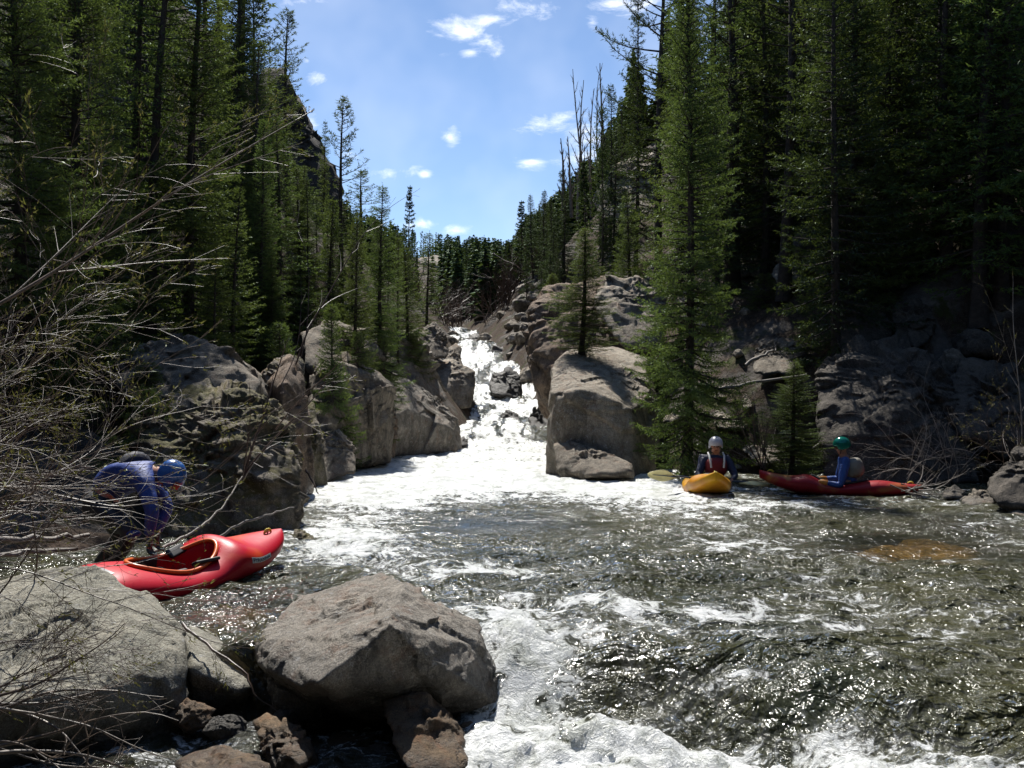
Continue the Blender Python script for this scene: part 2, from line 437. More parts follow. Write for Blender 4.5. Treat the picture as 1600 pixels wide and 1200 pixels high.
# foam patches: (photo px, py, half width px, half height px, strength)
FOAM = [(700,750,260,26,.55),(560,770,120,26,.35),(900,752,170,22,.5),(620,800,110,22,.30),(540,835,90,26,.45),(560,870,120,24,.40),
        (700,905,150,14,.30),(830,897,120,8,.35),(960,912,120,9,.3),(1060,790,160,12,.30),(1100,830,180,18,.22),(1180,860,120,14,.25),
        (800,985,50,26,.30),(830,1030,70,34,.42),(900,1065,90,22,.35),(930,1005,110,14,.25),(1010,965,90,14,.18),(900,950,120,16,.25),(1120,960,100,14,.2),
        (1250,900,140,18,.15),(1500,880,80,12,.30),(1570,850,50,16,.3),(1400,985,120,10,.28),(1540,960,60,14,.2),(1100,1040,160,9,.25),(1320,1040,150,8,.25),(1180,1000,90,7,.25),(1500,1030,90,8,.25),
        (1280,1080,60,14,.2),(1050,770,80,14,.35),(1250,792,90,10,.25),(1480,1090,150,20,.12),(1330,880,60,10,.2),
        (780,800,170,12,-.40),(800,825,210,18,-.55),(1010,830,110,14,-.15),(1060,920,110,16,-.5),(700,860,90,10,-.05),
        (1400,840,160,30,-.35),(1350,1030,180,40,-.15),(400,930,110,40,-.25),(330,960,80,30,-.4),(980,880,80,10,-.1)]
CLEAR = [(1430,855,150,22,1.0),(1500,825,120,16,.7),(1330,870,70,12,.5),(370,950,110,34,1.0),(420,1020,90,20,.8),(1010,1000,110,40,.22),(1000,1050,100,22,.2)]
def blobs(lst, x, y):
    out = np.zeros_like(x)
    for px, py, rx, ry, s in lst:
        cx, cy = pw(px, py); hx = rx*cy/F; hy = ry*cy*cy/(CZ*F)
        out += s*np.exp(-((x-cx)/hx)**2-((y-cy)/hy)**2)
    return out

def build_water():
    ys = np.concatenate([np.linspace(0.5, 3.4, 20), np.geomspace(3.45, 24, 560), np.geomspace(24.05, 78, 300)])
    nx = 620
    t = np.linspace(-1, 1, nx)
    X = np.empty((len(ys), nx))
    for i, y in enumerate(ys): X[i] = t*min(3.5+y*0.70, 13)
    Y = np.repeat(ys[:, None], nx, 1)
    lv = level(X, Y)
    d = YC(X)-Y                        # downstream of the ledge
    right = smooth(-0.6, -0.2, X)
    en = fbm(np.stack([X*3.0, Y*3.0, np.full_like(X, 21.)], -1), 5, gain=0.6)*0.28
    hole = right*smooth(0.30, 0.95, d+en)*smooth(3.4, 2.2, X+0.35*np.clip(d-0.8, 0, 3))
    leftb = (1-right)*smooth(0.05, 0.35, d)
    foam = 0.42+0.10*fbm(np.stack([X*0.5, Y*0.9, np.full_like(X, 51.)], -1), 4)*3+0.62*smooth(20, 24, Y)+0.34*smooth(16.0, 18.5, Y)*smooth(4.0, 2.2, X)*smooth(25, 21, Y)
    foam = foam+blobs(FOAM, X, Y)*smooth(26, 20, Y)
    foam = np.where(Y > 23, np.clip(foam, 0, .97), foam)
    foam = foam*(1-hole)+(0.98+0.3*en)*hole
    foam = foam*(1-leftb)+leftb*0.55
    clear = np.clip(blobs(CLEAR, X, Y), 0, 1)+leftb*0.6
    # tongue of smooth water going over the ledge
    tongue = right*smooth(-0.6, 0.0, d)*smooth(0.62, 0.35, d)
    foam -= tongue*0.22*smooth(0.2, 0.8, X)
    q = lambda fx, fy, k=0.: np.stack([X*fx, Y*fy, np.full_like(X, k)], -1)
    warp = fbm(q(0.8, 0.8, 9), 3)*0.6
    big = fbm(np.stack([X*0.75+warp, Y*1.0+warp, np.full_like(X, 1.)], -1), 4)
    med = fbm(np.stack([X*2.3+warp, Y*3.3-warp, np.full_like(X, 2.)], -1), 4, gain=0.55)
    rid = fbm(np.stack([X*1.6+warp*2, Y*2.4+warp, np.full_like(X, 3.)], -1), 4, ridged=True)
    rough = fbm(q(4.5, 6.5, 5), 5, gain=0.62)
    fc = np.clip(foam, 0, 1)
    calm = np.clip(blobs([(800,822,220,22,1),(1430,850,150,30,.9),(360,950,110,36,.6),(1230,775,220,8,.5)], X, Y), 0, 1)
    amp = (0.045+0.03*smooth(14, 7, Y))*(1-0.75*calm)
    z = lv+big*amp*1.5+rid*amp*0.9+med*0.055*(1-0.7*calm)
    z = z+rough*0.05*fc*smooth(0.35, 0.9, fc)
    # white chute: standing waves and heaps
    chute = smooth(24, 30, Y)
    z = z+chute*(0.26*fbm(q(0.9, 0.42, 7), 3)+0.12*rid+0.055*rough)
    foam = foam-chute*np.clip(fbm(q(2.6, 0.40, 33), 5, gain=.6)+0.04, 0, 1)*2.1-0.25*smooth(24, 19, Y)*smooth(17, 19, Y)*np.clip(fbm(q(1.5, 2.2, 35), 4)*2, 0, 1)
    # boils of the hole below the ledge
    pile = hole*(0.13*np.exp(-((d-0.85)/0.26)**2)*(0.6+0.8*fbm(q(2.2, 0.8, 41), 3))+0.10*fbm(q(1.5, 1.9, 11), 3)+0.085*fbm(q(5, 6, 12), 6, gain=.68)+0.03)
    z = z+pile+leftb*0.02*rough-leftb*(big*amp*1.2+med*0.03)
    far = smooth(18, 40, Y)
    me = mesh_np('river', np.stack([X, Y, z], -1).reshape(-1, 3), grid_faces(*X.shape), M['water'],
                 attrs={'foam': foam.ravel(), 'clear': clear.ravel(), 'calm': calm.ravel()})
    o = obj('river', me); tag(o, kind='structure')
    return o

def water_mat():
    m, N, out = material('river water')
    g = N.new('ShaderNodeNewGeometry'); P = g.outputs['Position']
    fa = N.new('ShaderNodeAttribute', attribute_name='foam').outputs['Fac']
    ca = N.new('ShaderNodeAttribute', attribute_name='clear').outputs['Fac']
    cm = N.new('ShaderNodeAttribute', attribute_name='calm').outputs['Fac']
    wv = N.new('ShaderNodeVectorMath', operation='ADD'); N.l.new(P, wv.inputs[0])
    N.l.new(N.vmul(N.noise(P, 2.0, 4, 0.6, col=True), (0.5, 0.5, 0.5)), wv.inputs[1])
    S = N.vmul(wv.outputs[0], (1.0, 1.25, 1.0))
    a = N.noise(S, 3.2, 7, 0.68, 0.6)
    b = N.noise(S, 17, 6, 0.72, 0.3)
    lace = N.voro(S, 9, 'DISTANCE_TO_EDGE')
    n = N.math('ADD', N.math('MULTIPLY', a, 0.62), N.math('MULTIPLY', b, 0.38))
    n = N.math('SUBTRACT', n, N.math('MULTIPLY', N.ramp(lace, [(0.0, 0.0), (0.25, 1.0)]), 0.05))
    # threshold
    ff = N.math('ADD', N.math('MULTIPLY', N.math('SUBTRACT', n, 0.5), 3.0), fa)
    fm = N.new('ShaderNodeMapRange', interpolation_type='SMOOTHSTEP')
    N.l.new(ff, fm.inputs[0]); fm.inputs[1].default_value = 0.50; fm.inputs[2].default_value = 0.78
    foam = fm.outputs[0]
    # thin, see-through foam between
    fm2 = N.new('ShaderNodeMapRange'); N.l.new(ff, fm2.inputs[0]); fm2.inputs[1].default_value = 0.25; fm2.inputs[2].default_value = 0.62
    fm2.inputs[3].default_value = 0.0; fm2.inputs[4].default_value = 0.10
    foam = N.math('MAXIMUM', foam, fm2.outputs[0])
    # ripples
    r1 = N.noise(N.vmul(P, (1.0, 0.8, 1.0)), 5.5, 4, 0.62, 1.0)
    r2 = N.noise(N.vmul(P, (1.0, 0.6, 1.0)), 26, 1, 0.5, 0.4)
    pt = N.ramp(N.noise(N.vmul(P, (0.8, 1.1, 1.0)), 1.3, 4, 0.65, 1.2), [(0.40, 0.45), (0.58, 1.1)])
    amp = N.math('MULTIPLY', pt, N.math('SUBTRACT', 1.0, N.math('MULTIPLY', cm, 0.72)))
    h = N.math('MULTIPLY', N.math('ADD', r1, N.math('MULTIPLY', r2, 0.31)), amp)
    nb = N.bump(h, 1.0, 0.112)
    tint = N.mix(N.ramp(N.noise(P, 0.45, 3), [(0.35, 0.0), (0.65, 1.0)]), (0.022, 0.025, 0.011), (0.056, 0.054, 0.025))
    body = N.new('ShaderNodeBsdfDiffuse'); N.l.new(tint, body.inputs[0]); N.l.new(nb, body.inputs['Normal'])
    tr = N.new('ShaderNodeBsdfTransparent'); tr.inputs[0].default_value = (0.82, 0.70, 0.48, 1)
    ms = N.new('ShaderNodeMixShader'); N.l.new(N.math('MULTIPLY', ca, 0.85, clamp=True), ms.inputs[0])
    N.l.new(body.outputs[0], ms.inputs[1]); N.l.new(tr.outputs[0], ms.inputs[2])
    gl = N.new('ShaderNodeBsdfGlossy'); gl.inputs['Roughness'].default_value = 0.14; N.l.new(nb, gl.inputs['Normal'])
    gl.inputs[0].default_value = (1, 1, 1, 1)
    fr = N.new('ShaderNodeFresnel'); fr.inputs['IOR'].default_value = 1.33; N.l.new(nb, fr.inputs['Normal'])
    mw = N.new('ShaderNodeMixShader'); N.l.new(N.math('MINIMUM', fr.outputs[0], 0.75), mw.inputs[0])
    N.l.new(ms.outputs[0], mw.inputs[1]); N.l.new(gl.outputs[0], mw.inputs[2])
    fh = N.math('ADD', N.math('MULTIPLY', b, 1.0), N.math('MULTIPLY', N.noise(P, 60, 4, 0.7), 0.35))
    fb = N.bump(N.math('ADD', fh, N.math('MULTIPLY', a, 1.2)), 0.9, 0.036)
    fo = N.new('ShaderNodeBsdfPrincipled')
    sk = N.noise(N.vmul(wv.outputs[0], (2.2, 0.7, 1.0)), 2.2, 6, 0.7, 0.8)
    N.l.new(N.mix(N.math('MAXIMUM', N.ramp(a, [(0.35, 1.0), (0.55, 0.0)]), N.ramp(sk, [(0.5, 0.0), (0.70, 0.75)])), (0.82, 0.83, 0.82), (0.40, 0.42, 0.36)), fo.inputs['Base Color'])
    fo.inputs['Roughness'].default_value = 0.35; N.l.new(fb, fo.inputs['Normal'])
    mf = N.new('ShaderNodeMixShader'); N.l.new(foam, mf.inputs[0]); N.l.new(mw.outputs[0], mf.inputs[1]); N.l.new(fo.outputs[0], mf.inputs[2])
    N.l.new(mf.outputs[0], out.inputs[0])
    return m
M['water'] = water_mat()
river = build_water()

# ------------------------------------------------------------------ rocks
_ico = {}
def ico(level_):
    if level_ not in _ico:
        bm = bmesh.new(); bmesh.ops.create_icosphere(bm, subdivisions=level_, radius=1.0)
        bm.verts.index_update()
        _ico[level_] = (np.array([v.co[:] for v in bm.verts]), np.array([[v.index for v in f.verts] for f in bm.faces]))
        bm.free()
    return _ico[level_]

def rock_mesh(pts, lv=5, rough=0.06, rnd=26.0, seed=0, facet=0.0, freq=1.0, grooves=0.0):
    """stone from hull corner points (world); returns verts (world) and faces"""
    bm = bmesh.new()
    for p in pts: bm.verts.new(p)
    bmesh.ops.convex_hull(bm, input=bm.verts)
    bmesh.ops.delete(bm, geom=[v for v in bm.verts if not v.link_faces], context='VERTS')
    bmesh.ops.recalc_face_normals(bm, faces=bm.faces)
    P = np.array([v.co[:] for v in bm.verts]); 
    c = (P.min(0)+P.max(0))*0.5*0.4+P.mean(0)*0.6
    size = float(np.linalg.norm(P.max(0)-P.min(0)))/2
    nn, dd = [], []
    for f in bm.faces:
        n = np.array(f.normal[:]); d = float(np.dot(np.array(f.verts[0].co[:])-c, n))
        if d < 0: n, d = -n, -d
        nn.append(n); dd.append(max(d, 0.03*size))
    bm.free()
    rs = np.random.RandomState(seed)
    nn = np.array(nn); dd = np.array(dd)
    keep = []
    for i in range(len(nn)):
        if all(nn[i]@nn[j] < 0.985 for j in keep): keep.append(i)
    nn = nn[keep]; dd = dd[keep]; rnd = rnd*2.6
    for _ in range(14 if facet >= 0.1 else 4):      # chips knocked off the corners
        v = rs.normal(size=3); v /= np.linalg.norm(v)
        sup = (P-c)@v
        nn = np.vstack([nn, v]); dd = np.append(dd, sup.max()*(1-(facet+0.07)*rs.uniform(0.2, 1)))
    D, Fc = ico(lv)
    k = np.clip(D@nn.T, 1e-4, None)/dd[None, :]        # 1/r for each plane
    invr = (np.sum(k**rnd, 1))**(1/rnd)
    r = 1/invr
    V = c+D*r[:, None]
    sc = size
    q = V*freq/ max(sc, 0.3)
    off = rs.rand(3)*30
    n1 = fbm(q*1.6+off, 5, gain=0.52)
    n2 = fbm(q*4.5+off, 6, gain=0.62, ridged=True)
    disp = n1*rough*sc+n2*rough*0.35*sc
    # ledges: terraced steps
    st = fbm(q*np.array([1.2, 1.2, 3.2])+off, 4)*4
    stp = np.floor(st)+smooth(0.35, 0.65, st-np.floor(st))
    disp += (stp-st)*rough*0.45*sc
    # broken facets: cellular planes
    cp = rs.normal(size=(70, 3)); cp /= np.linalg.norm(cp, axis=1)[:, None]
    wd = D+0.22*np.stack([fbm(q*2+off+7*k_, 3) for k_ in range(3)], -1)
    dt = wd@cp.T
    ix = dt.argmax(1)
    off_ = rs.uniform(-1, 1, 70); tl = rs.normal(size=(70, 3))
    disp += (off_[ix]*0.30+np.sum((wd-cp[ix])*tl[ix], 1))*rough*1.15*sc
    cp2 = rs.normal(size=(420, 3)); cp2 /= np.linalg.norm(cp2, axis=1)[:, None]
    wd2 = D+0.10*np.stack([fbm(q*6+off+7*k_, 3) for k_ in range(3)], -1)
    ix2 = (wd2@cp2.T).argmax(1); of2 = rs.uniform(-1, 1, 420); tl2 = rs.normal(size=(420, 3))
    disp += (of2[ix2]*0.12+np.sum((wd2-cp2[ix2])*tl2[ix2], 1))*rough*0.85*sc
    if grooves:
        gq = V*np.array([5.0, 5.0, 0.6])+off
        disp -= np.abs(fbm(gq, 4))*grooves
    V = V+D*disp[:, None]
    return V, Fc

def rock(name, pts, mat, label, cat='rock', group=None, **kw):
    V, Fc = rock_mesh([tuple(p) for p in pts], **kw)
    o_ = V.mean(0); o_[2] = V[:, 2].min()
    me = mesh_np(name, V-o_, Fc, M[mat])
    o = obj(name, me); o.location = o_
    tag(o, label, cat, group, 'thing')
    return o

def A(lst):
    return [at(*p) for p in lst]

# --- foreground
rock('boulder', A([(-260,1010,5.9),(-120,940,7.2),(20,905,7.0),(110,880,6.9),(150,882,6.8),(205,915,6.6),(262,955,6.3),(297,1005,6.1),(292,1070,5.9),(262,1140,5.75),
   (140,1165,5.5),(0,1160,5.3),(-200,1160,5.2),(-240,1180,6.8),(100,1110,7.4),(290,1080,6.7),(200,1150,6.4),(150,1240,5.75),(270,1215,5.95),(-200,1290,5.5),(0,1310,5.6),(190,1290,5.8),(0,1100,5.25),(150,1080,5.4)]),
   'granite_fore', 'large smooth pale grey boulder with twigs in front of it, nearest the red kayak stern', 'boulder', lv=7, rough=0.026, rnd=22, seed=3, facet=-0.03)
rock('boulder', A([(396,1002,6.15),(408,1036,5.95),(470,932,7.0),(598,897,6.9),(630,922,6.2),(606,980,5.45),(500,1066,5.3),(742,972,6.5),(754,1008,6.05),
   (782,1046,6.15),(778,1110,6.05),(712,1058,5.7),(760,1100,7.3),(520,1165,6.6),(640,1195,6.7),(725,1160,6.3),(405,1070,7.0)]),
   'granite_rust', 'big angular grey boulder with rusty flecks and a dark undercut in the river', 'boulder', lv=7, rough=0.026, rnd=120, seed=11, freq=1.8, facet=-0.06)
rock('flat_rock', A([(285,975,6.5),(330,985,6.6),(390,1045,6.3),(392,1075,6.05),(372,1082,6.0),(300,1048,6.0),(280,1040,6.2),(300,1130,6.15),(380,1130,6.25),(280,1150,6.5),(400,1120,6.6)]),
   'granite_fore', 'flat tan slab wedged beside the pale boulder with a stick lying on it', 'rock', lv=5, rough=0.03, rnd=40, seed=5)
rock('wet_rock', A([(415,1062,5.95),(440,1040,6.10),(480,1038,6.05),(503,1055,5.95),(508,1090,5.81),(480,1100,5.71),(440,1080,5.74),(430,1150,5.86),(500,1150,5.86),(450,1060,6.24)]),
   'granite', 'small wet grey stone between the flat slab and the rusty boulder', 'rock', lv=5, rough=0.06, rnd=20, seed=8)
rock('mossy_rock', A([(395,1128,5.58),(415,1112,5.63),(440,1120,5.49),(478,1150,5.35),(490,1180,5.22),(470,1200,5.12),(430,1165,5.26),(400,1145,5.40),(440,1230,5.12),(500,1210,5.49)]),
   'rock_weed', 'small rusty brown stone splashed by water below the stick', 'rock', lv=5, rough=0.08, rnd=18, seed=9)
rock('ledge_rock', A([(600,1090,5.67),(660,1090,5.58),(720,1150,5.40),(740,1200,5.13),(640,1210,4.95),(610,1150,5.31),(680,1260,5.04),(700,1100,6.21)]),
   'rock_weed', 'orange brown wet ledge stone under the rusty boulder overhang', 'rock', lv=5, rough=0.06, rnd=20, seed=10)
rock('wet_rock', A([(275,1185,5.31),(330,1165,5.40),(400,1175,5.31),(440,1200,5.04),(380,1230,4.86),(280,1225,4.95),(330,1250,5.58)]),
   'rock_weed', 'low brown stone awash at the bottom beside the cascading water', 'rock', lv=4, rough=0.06, rnd=14, seed=12)

# --- left bank
rock('mossy_boulder', A([(225,655,12.2),(300,615,12.4),(370,600,12.2),(420,640,11.7),(452,700,11.6),(462,790,11.3),(455,845,11.0),(330,850,10.6),(230,850,10.6),(200,720,11.2),(250,640,14),(440,640,14),(300,600,14),(450,860,12)]),
   'granite_moss', 'craggy mossy boulder behind the red kayak bow', 'boulder', lv=7, rough=0.07, rnd=16, seed=21, freq=1.6)
rock('river_rock', A([(447,840,10.7),(465,826,10.8),(490,838,10.6),(492,862,10.4),(452,868,10.3),(470,875,11.1),(450,870,11.0)]),
   'granite_moss', 'knee high wet stone in the water off the tip of the red kayak bow', 'rock', lv=5, rough=0.08, rnd=14, seed=22)
rock('rock_wall', A([(440,570,16.2),(455,560,15.8),(476,590,15.6),(482,700,15.2),(484,775,15.2),(455,790,14.8),(452,700,15),(440,600,14.8),(380,600,17),(380,800,16.5),(475,800,17.2),(450,560,18)]),
   'cliff_brown', 'tall narrow dark rock fin rising from the water behind the mossy boulder', 'rock', lv=6, rough=0.05, rnd=24, seed=23, grooves=0.06)
rock('boulder', A([(190,560,14.5),(240,535,14.8),(310,528,14.8),(370,560,14.5),(405,600,14.2),(400,640,13.8),(220,640,13.2),(180,600,13.6),(300,540,17),(420,600,17),(200,560,17),(300,700,14)]),
   'granite', 'broad sunlit grey boulder half hidden by bare twigs above the crouching kayaker', 'boulder', lv=6, rough=0.05, rnd=14, seed=24, freq=1.4)
rock('rock_wall', A([(482,610,19),(500,575,19.5),(540,560,20),(590,585,21.2),(608,610,21.6),(606,715,21.2),(540,735,19.8),(490,748,18.6),(484,700,18.2),(560,640,20),(500,580,23),(600,600,24),(600,720,23.5),(480,750,21)]),
   'granite', 'sloping grey rock wall dropping in dark facets to the white water', 'rock', lv=7, rough=0.045, rnd=26, seed=25, grooves=0.05, facet=0.1)
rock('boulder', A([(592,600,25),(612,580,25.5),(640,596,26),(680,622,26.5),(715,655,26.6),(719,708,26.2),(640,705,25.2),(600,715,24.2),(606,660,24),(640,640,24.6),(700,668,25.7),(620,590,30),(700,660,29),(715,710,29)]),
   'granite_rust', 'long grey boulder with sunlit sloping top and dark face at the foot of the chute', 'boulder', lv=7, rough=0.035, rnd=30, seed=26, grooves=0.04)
rock('boulder', A([(668,590,34),(676,568,34.5),(716,566,34.5),(740,580,34.2),(741,605,33.8),(736,636,33.5),(700,640,33),(676,612,33),(668,640,33),(700,565,38),(740,590,37),(670,640,37)]),
   'granite_tan', 'squared brown boulder jutting into the chute from the left bank', 'boulder', lv=6, rough=0.04, rnd=34, seed=27)
rock('boulder', A([(676,568,38),(692,548,38.5),(712,535,39),(720,545,39),(720,572,38),(700,575,37),(680,580,37),(700,580,40)]),
   'granite_tan', 'small peaked tan rock above the squared brown boulder', 'rock', lv=5, rough=0.05, rnd=24, seed=28)
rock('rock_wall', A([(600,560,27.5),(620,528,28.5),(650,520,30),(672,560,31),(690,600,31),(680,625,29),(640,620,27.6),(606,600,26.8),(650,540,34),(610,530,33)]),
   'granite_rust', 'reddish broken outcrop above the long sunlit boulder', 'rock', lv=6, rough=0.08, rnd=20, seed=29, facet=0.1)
rock('boulder', A([(470,520,22),(520,500,23),(570,520,23.5),(600,560,23.5),(560,600,22),(490,590,21),(470,560,21),(520,520,26)]),
   'granite', 'grey outcrop among young spruces above the sloping rock wall', 'rock', lv=5, rough=0.07, rnd=18, seed=30)
for k_, (p_, mt_, lb_) in enumerate([
  ([(474,640,17.5),(490,625,17.8),(500,680,17.2),(502,765,16.8),(478,772,16.4),(470,700,17),(490,640,18.5)], 'granite_moss', 'narrow mossy block squeezed between the dark fin and the sloping rock wall'),
  ([(596,640,23),(612,628,23.4),(622,668,23.2),(616,715,22.8),(600,718,22.4),(594,680,22.6),(610,640,24.4)], 'cliff_brown', 'dark upright block where the sloping rock wall meets the long boulder'),
  ([(400,600,15.6),(430,560,16),(470,555,16.4),(480,620,16),(450,680,15),(400,660,14.8),(440,570,17.5)], 'granite_moss', 'mossy shoulder of rock above the dark fin'),
  ([(540,600,21),(570,575,21.4),(600,592,21.6),(610,640,21.2),(580,690,20.6),(545,680,20.4),(575,585,23)], 'granite', 'jutting step in the middle of the sloping rock wall'),
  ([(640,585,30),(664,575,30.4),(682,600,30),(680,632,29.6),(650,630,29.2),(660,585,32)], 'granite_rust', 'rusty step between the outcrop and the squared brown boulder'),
  ([(655,520,34),(680,505,35),(700,530,35),(696,560,34),(660,560,33),(680,515,37)], 'granite', 'grey rock over the peaked tan rock'),
  ([(500,690,18.2),(530,672,18.5),(552,700,18.3),(556,738,17.8),(505,752,17.5),(528,684,19.5)], 'granite', 'wet grey foot of the sloping rock wall in the foam')]):
    rock('bank_rock', A(p_), mt_, lb_, 'rock', 'rocks of the left river wall', lv=6, rough=0.06, rnd=24, seed=300+k_)
# --- mid river
rock('river_boulder', A([(762,602,38.6),(775,585,39),(795,574,39.3),(812,584,39),(816,604,38.6),(808,622,38),(785,622,37.6),(766,612,38),(795,580,41),(780,640,39.5),(812,640,39)]),
   'granite_dark', 'dark pyramid shaped wet boulder standing midstream in the chute', 'boulder', lv=6, rough=0.045, rnd=26, seed=31, facet=0.1)
rock('river_boulder', A([(728,534,55),(738,521,56),(752,524,56),(762,538,55),(755,552,53),(735,550,53),(745,530,58)]),
   'granite_dark', 'small dark rock at the very top of the rapid', 'rock', lv=5, rough=0.05, rnd=20, seed=32)
rock('river_boulder', A([(768,560,49),(785,542,50),(815,540,51),(835,556,50),(838,572,48.5),(800,572,47.5),(770,568,48),(800,545,53)]),
   'granite_dark', 'dark rock shelf on the right edge of the upper rapid', 'rock', lv=5, rough=0.07, rnd=18, seed=33)
rock('river_boulder', A([(783,652,32.5),(795,640,33),(808,646,33),(812,662,32),(790,668,31.8),(800,650,34)]),
   'granite_dark', 'barely emerging dark rock in the foam below the pyramid boulder', 'rock', lv=5, rough=0.08, rnd=16, seed=34)
rock('river_boulder', A([(826,656,31.5),(838,640,32),(855,636,32),(860,668,31),(840,680,30.6),(828,668,31),(848,650,34)]),
   'granite_dark', 'foam covered dark rock against the right wall of the chute', 'rock', lv=5, rough=0.08, rnd=16, seed=35)
rock('river_boulder', A([(716,688,27.3),(724,680,27.6),(732,690,27.4),(730,700,27),(718,700,26.9),(724,690,28)]),
   'granite_dark', 'tiny dark stone at the corner of the long sunlit boulder', 'rock', lv=4, rough=0.06, rnd=16, seed=36)
# --- right bank
rock('boulder', A([(860,612,19.6),(870,566,21.4),(892,548,22.4),(960,542,23.4),(1012,560,22.8),(1014,618,20.5),(990,652,19.3),(936,615,19.35),(905,609,19.3),(866,622,19.3),(860,690,19.3),(864,742,19.5),(900,746,19.1),(985,746,18.7),
   (1022,746,19.3),(862,720,23.5),(1020,560,24.5),(875,560,25),(990,700,19.0)]),
   'granite_tan', 'massive block with pale sunlit flat top and brown streaked face at the pool edge', 'boulder', lv=7, rough=0.024, rnd=90, seed=41, grooves=0.05, facet=-0.05)
rock('boulder', A([(826,500,26),(832,478,26.4),(850,456,27),(880,445,27.5),(930,440,28),(990,440,28),(1010,500,26),(1000,560,24.6),(940,580,24.2),(870,600,24.4),(838,600,25),(826,560,25.6),(845,640,26),(862,660,25.2),(1000,640,24.5),
   (850,470,31),(980,440,32),(850,650,30)]),
   'cliff_brown', 'huge brown cliff block with rounded pale top rising beside the chute', 'boulder', lv=7, rough=0.04, rnd=26, seed=42, grooves=0.10)
rock('boulder', A([(930,475,25),(938,445,25.4),(960,432,26),(1000,430,26),(1040,470,25.5),(1030,560,24),(985,560,23.4),(950,500,24.2),(932,490,24.5),(1000,440,29),(1040,520,28)]),
   'granite_tan', 'pale cracked boulder sitting on the shoulder of the brown cliff block', 'boulder', lv=6, rough=0.045, rnd=24, seed=43, facet=0.12)
rock('flat_rock', A([(864,692,19.0),(885,690,18.9),(935,718,18.2),(990,722,18.0),(992,742,17.7),(910,742,17.9),(868,735,18.4),(880,760,18.6),(990,760,18.8),(930,700,19.6)]),
   'granite', 'low wet grey slab at the waterline under the streaked block', 'rock', lv=5, rough=0.045, rnd=26, seed=44)
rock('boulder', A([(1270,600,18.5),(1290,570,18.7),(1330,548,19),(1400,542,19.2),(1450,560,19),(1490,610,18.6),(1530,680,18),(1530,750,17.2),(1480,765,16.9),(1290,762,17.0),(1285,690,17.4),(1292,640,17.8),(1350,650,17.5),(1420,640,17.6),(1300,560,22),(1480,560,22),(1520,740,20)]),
   'granite_shaded', 'huge shaded boulder with lighter lumpy top behind the kayaker in the green helmet', 'boulder', lv=7, rough=0.05, rnd=18, seed=45, freq=1.3)
rock('boulder', A([(1535,770,13.2),(1545,745,13.4),(1580,715,13.6),(1605,690,13.8),(1660,700,13.6),(1660,800,12.8),(1600,805,12.7),(1550,795,12.8),(1600,740,15),(1660,760,15)]),
   'granite_shaded', 'stacked grey shore rock at the right edge of the pool', 'rock', lv=6, rough=0.07, rnd=18, seed=46, facet=0.12)
for i, (p, lab) in enumerate([
    ([(1500,782,14.2),(1530,765,14.3),(1560,775,14.1),(1555,800,13.6),(1510,798,13.6),(1530,775,15)], 'small pale shore stone left of the stacked grey shore rock'),
    ([(1570,800,13.0),(1600,786,13.1),(1640,800,13),(1620,822,12.5),(1575,815,12.5),(1600,795,13.6)], 'low wet shore stone in front of the stacked grey shore rock'),
    ([(1470,772,15.4),(1490,758,15.6),(1512,766,15.5),(1505,784,15),(1475,784,15),(1490,765,16)], 'fist shaped stone at the end of the driftwood pile')]):
    rock('shore_stone', A(p), 'granite', lab, 'stone', 'stones on the right shore', lv=4, rough=0.07, rnd=14, seed=60+i)
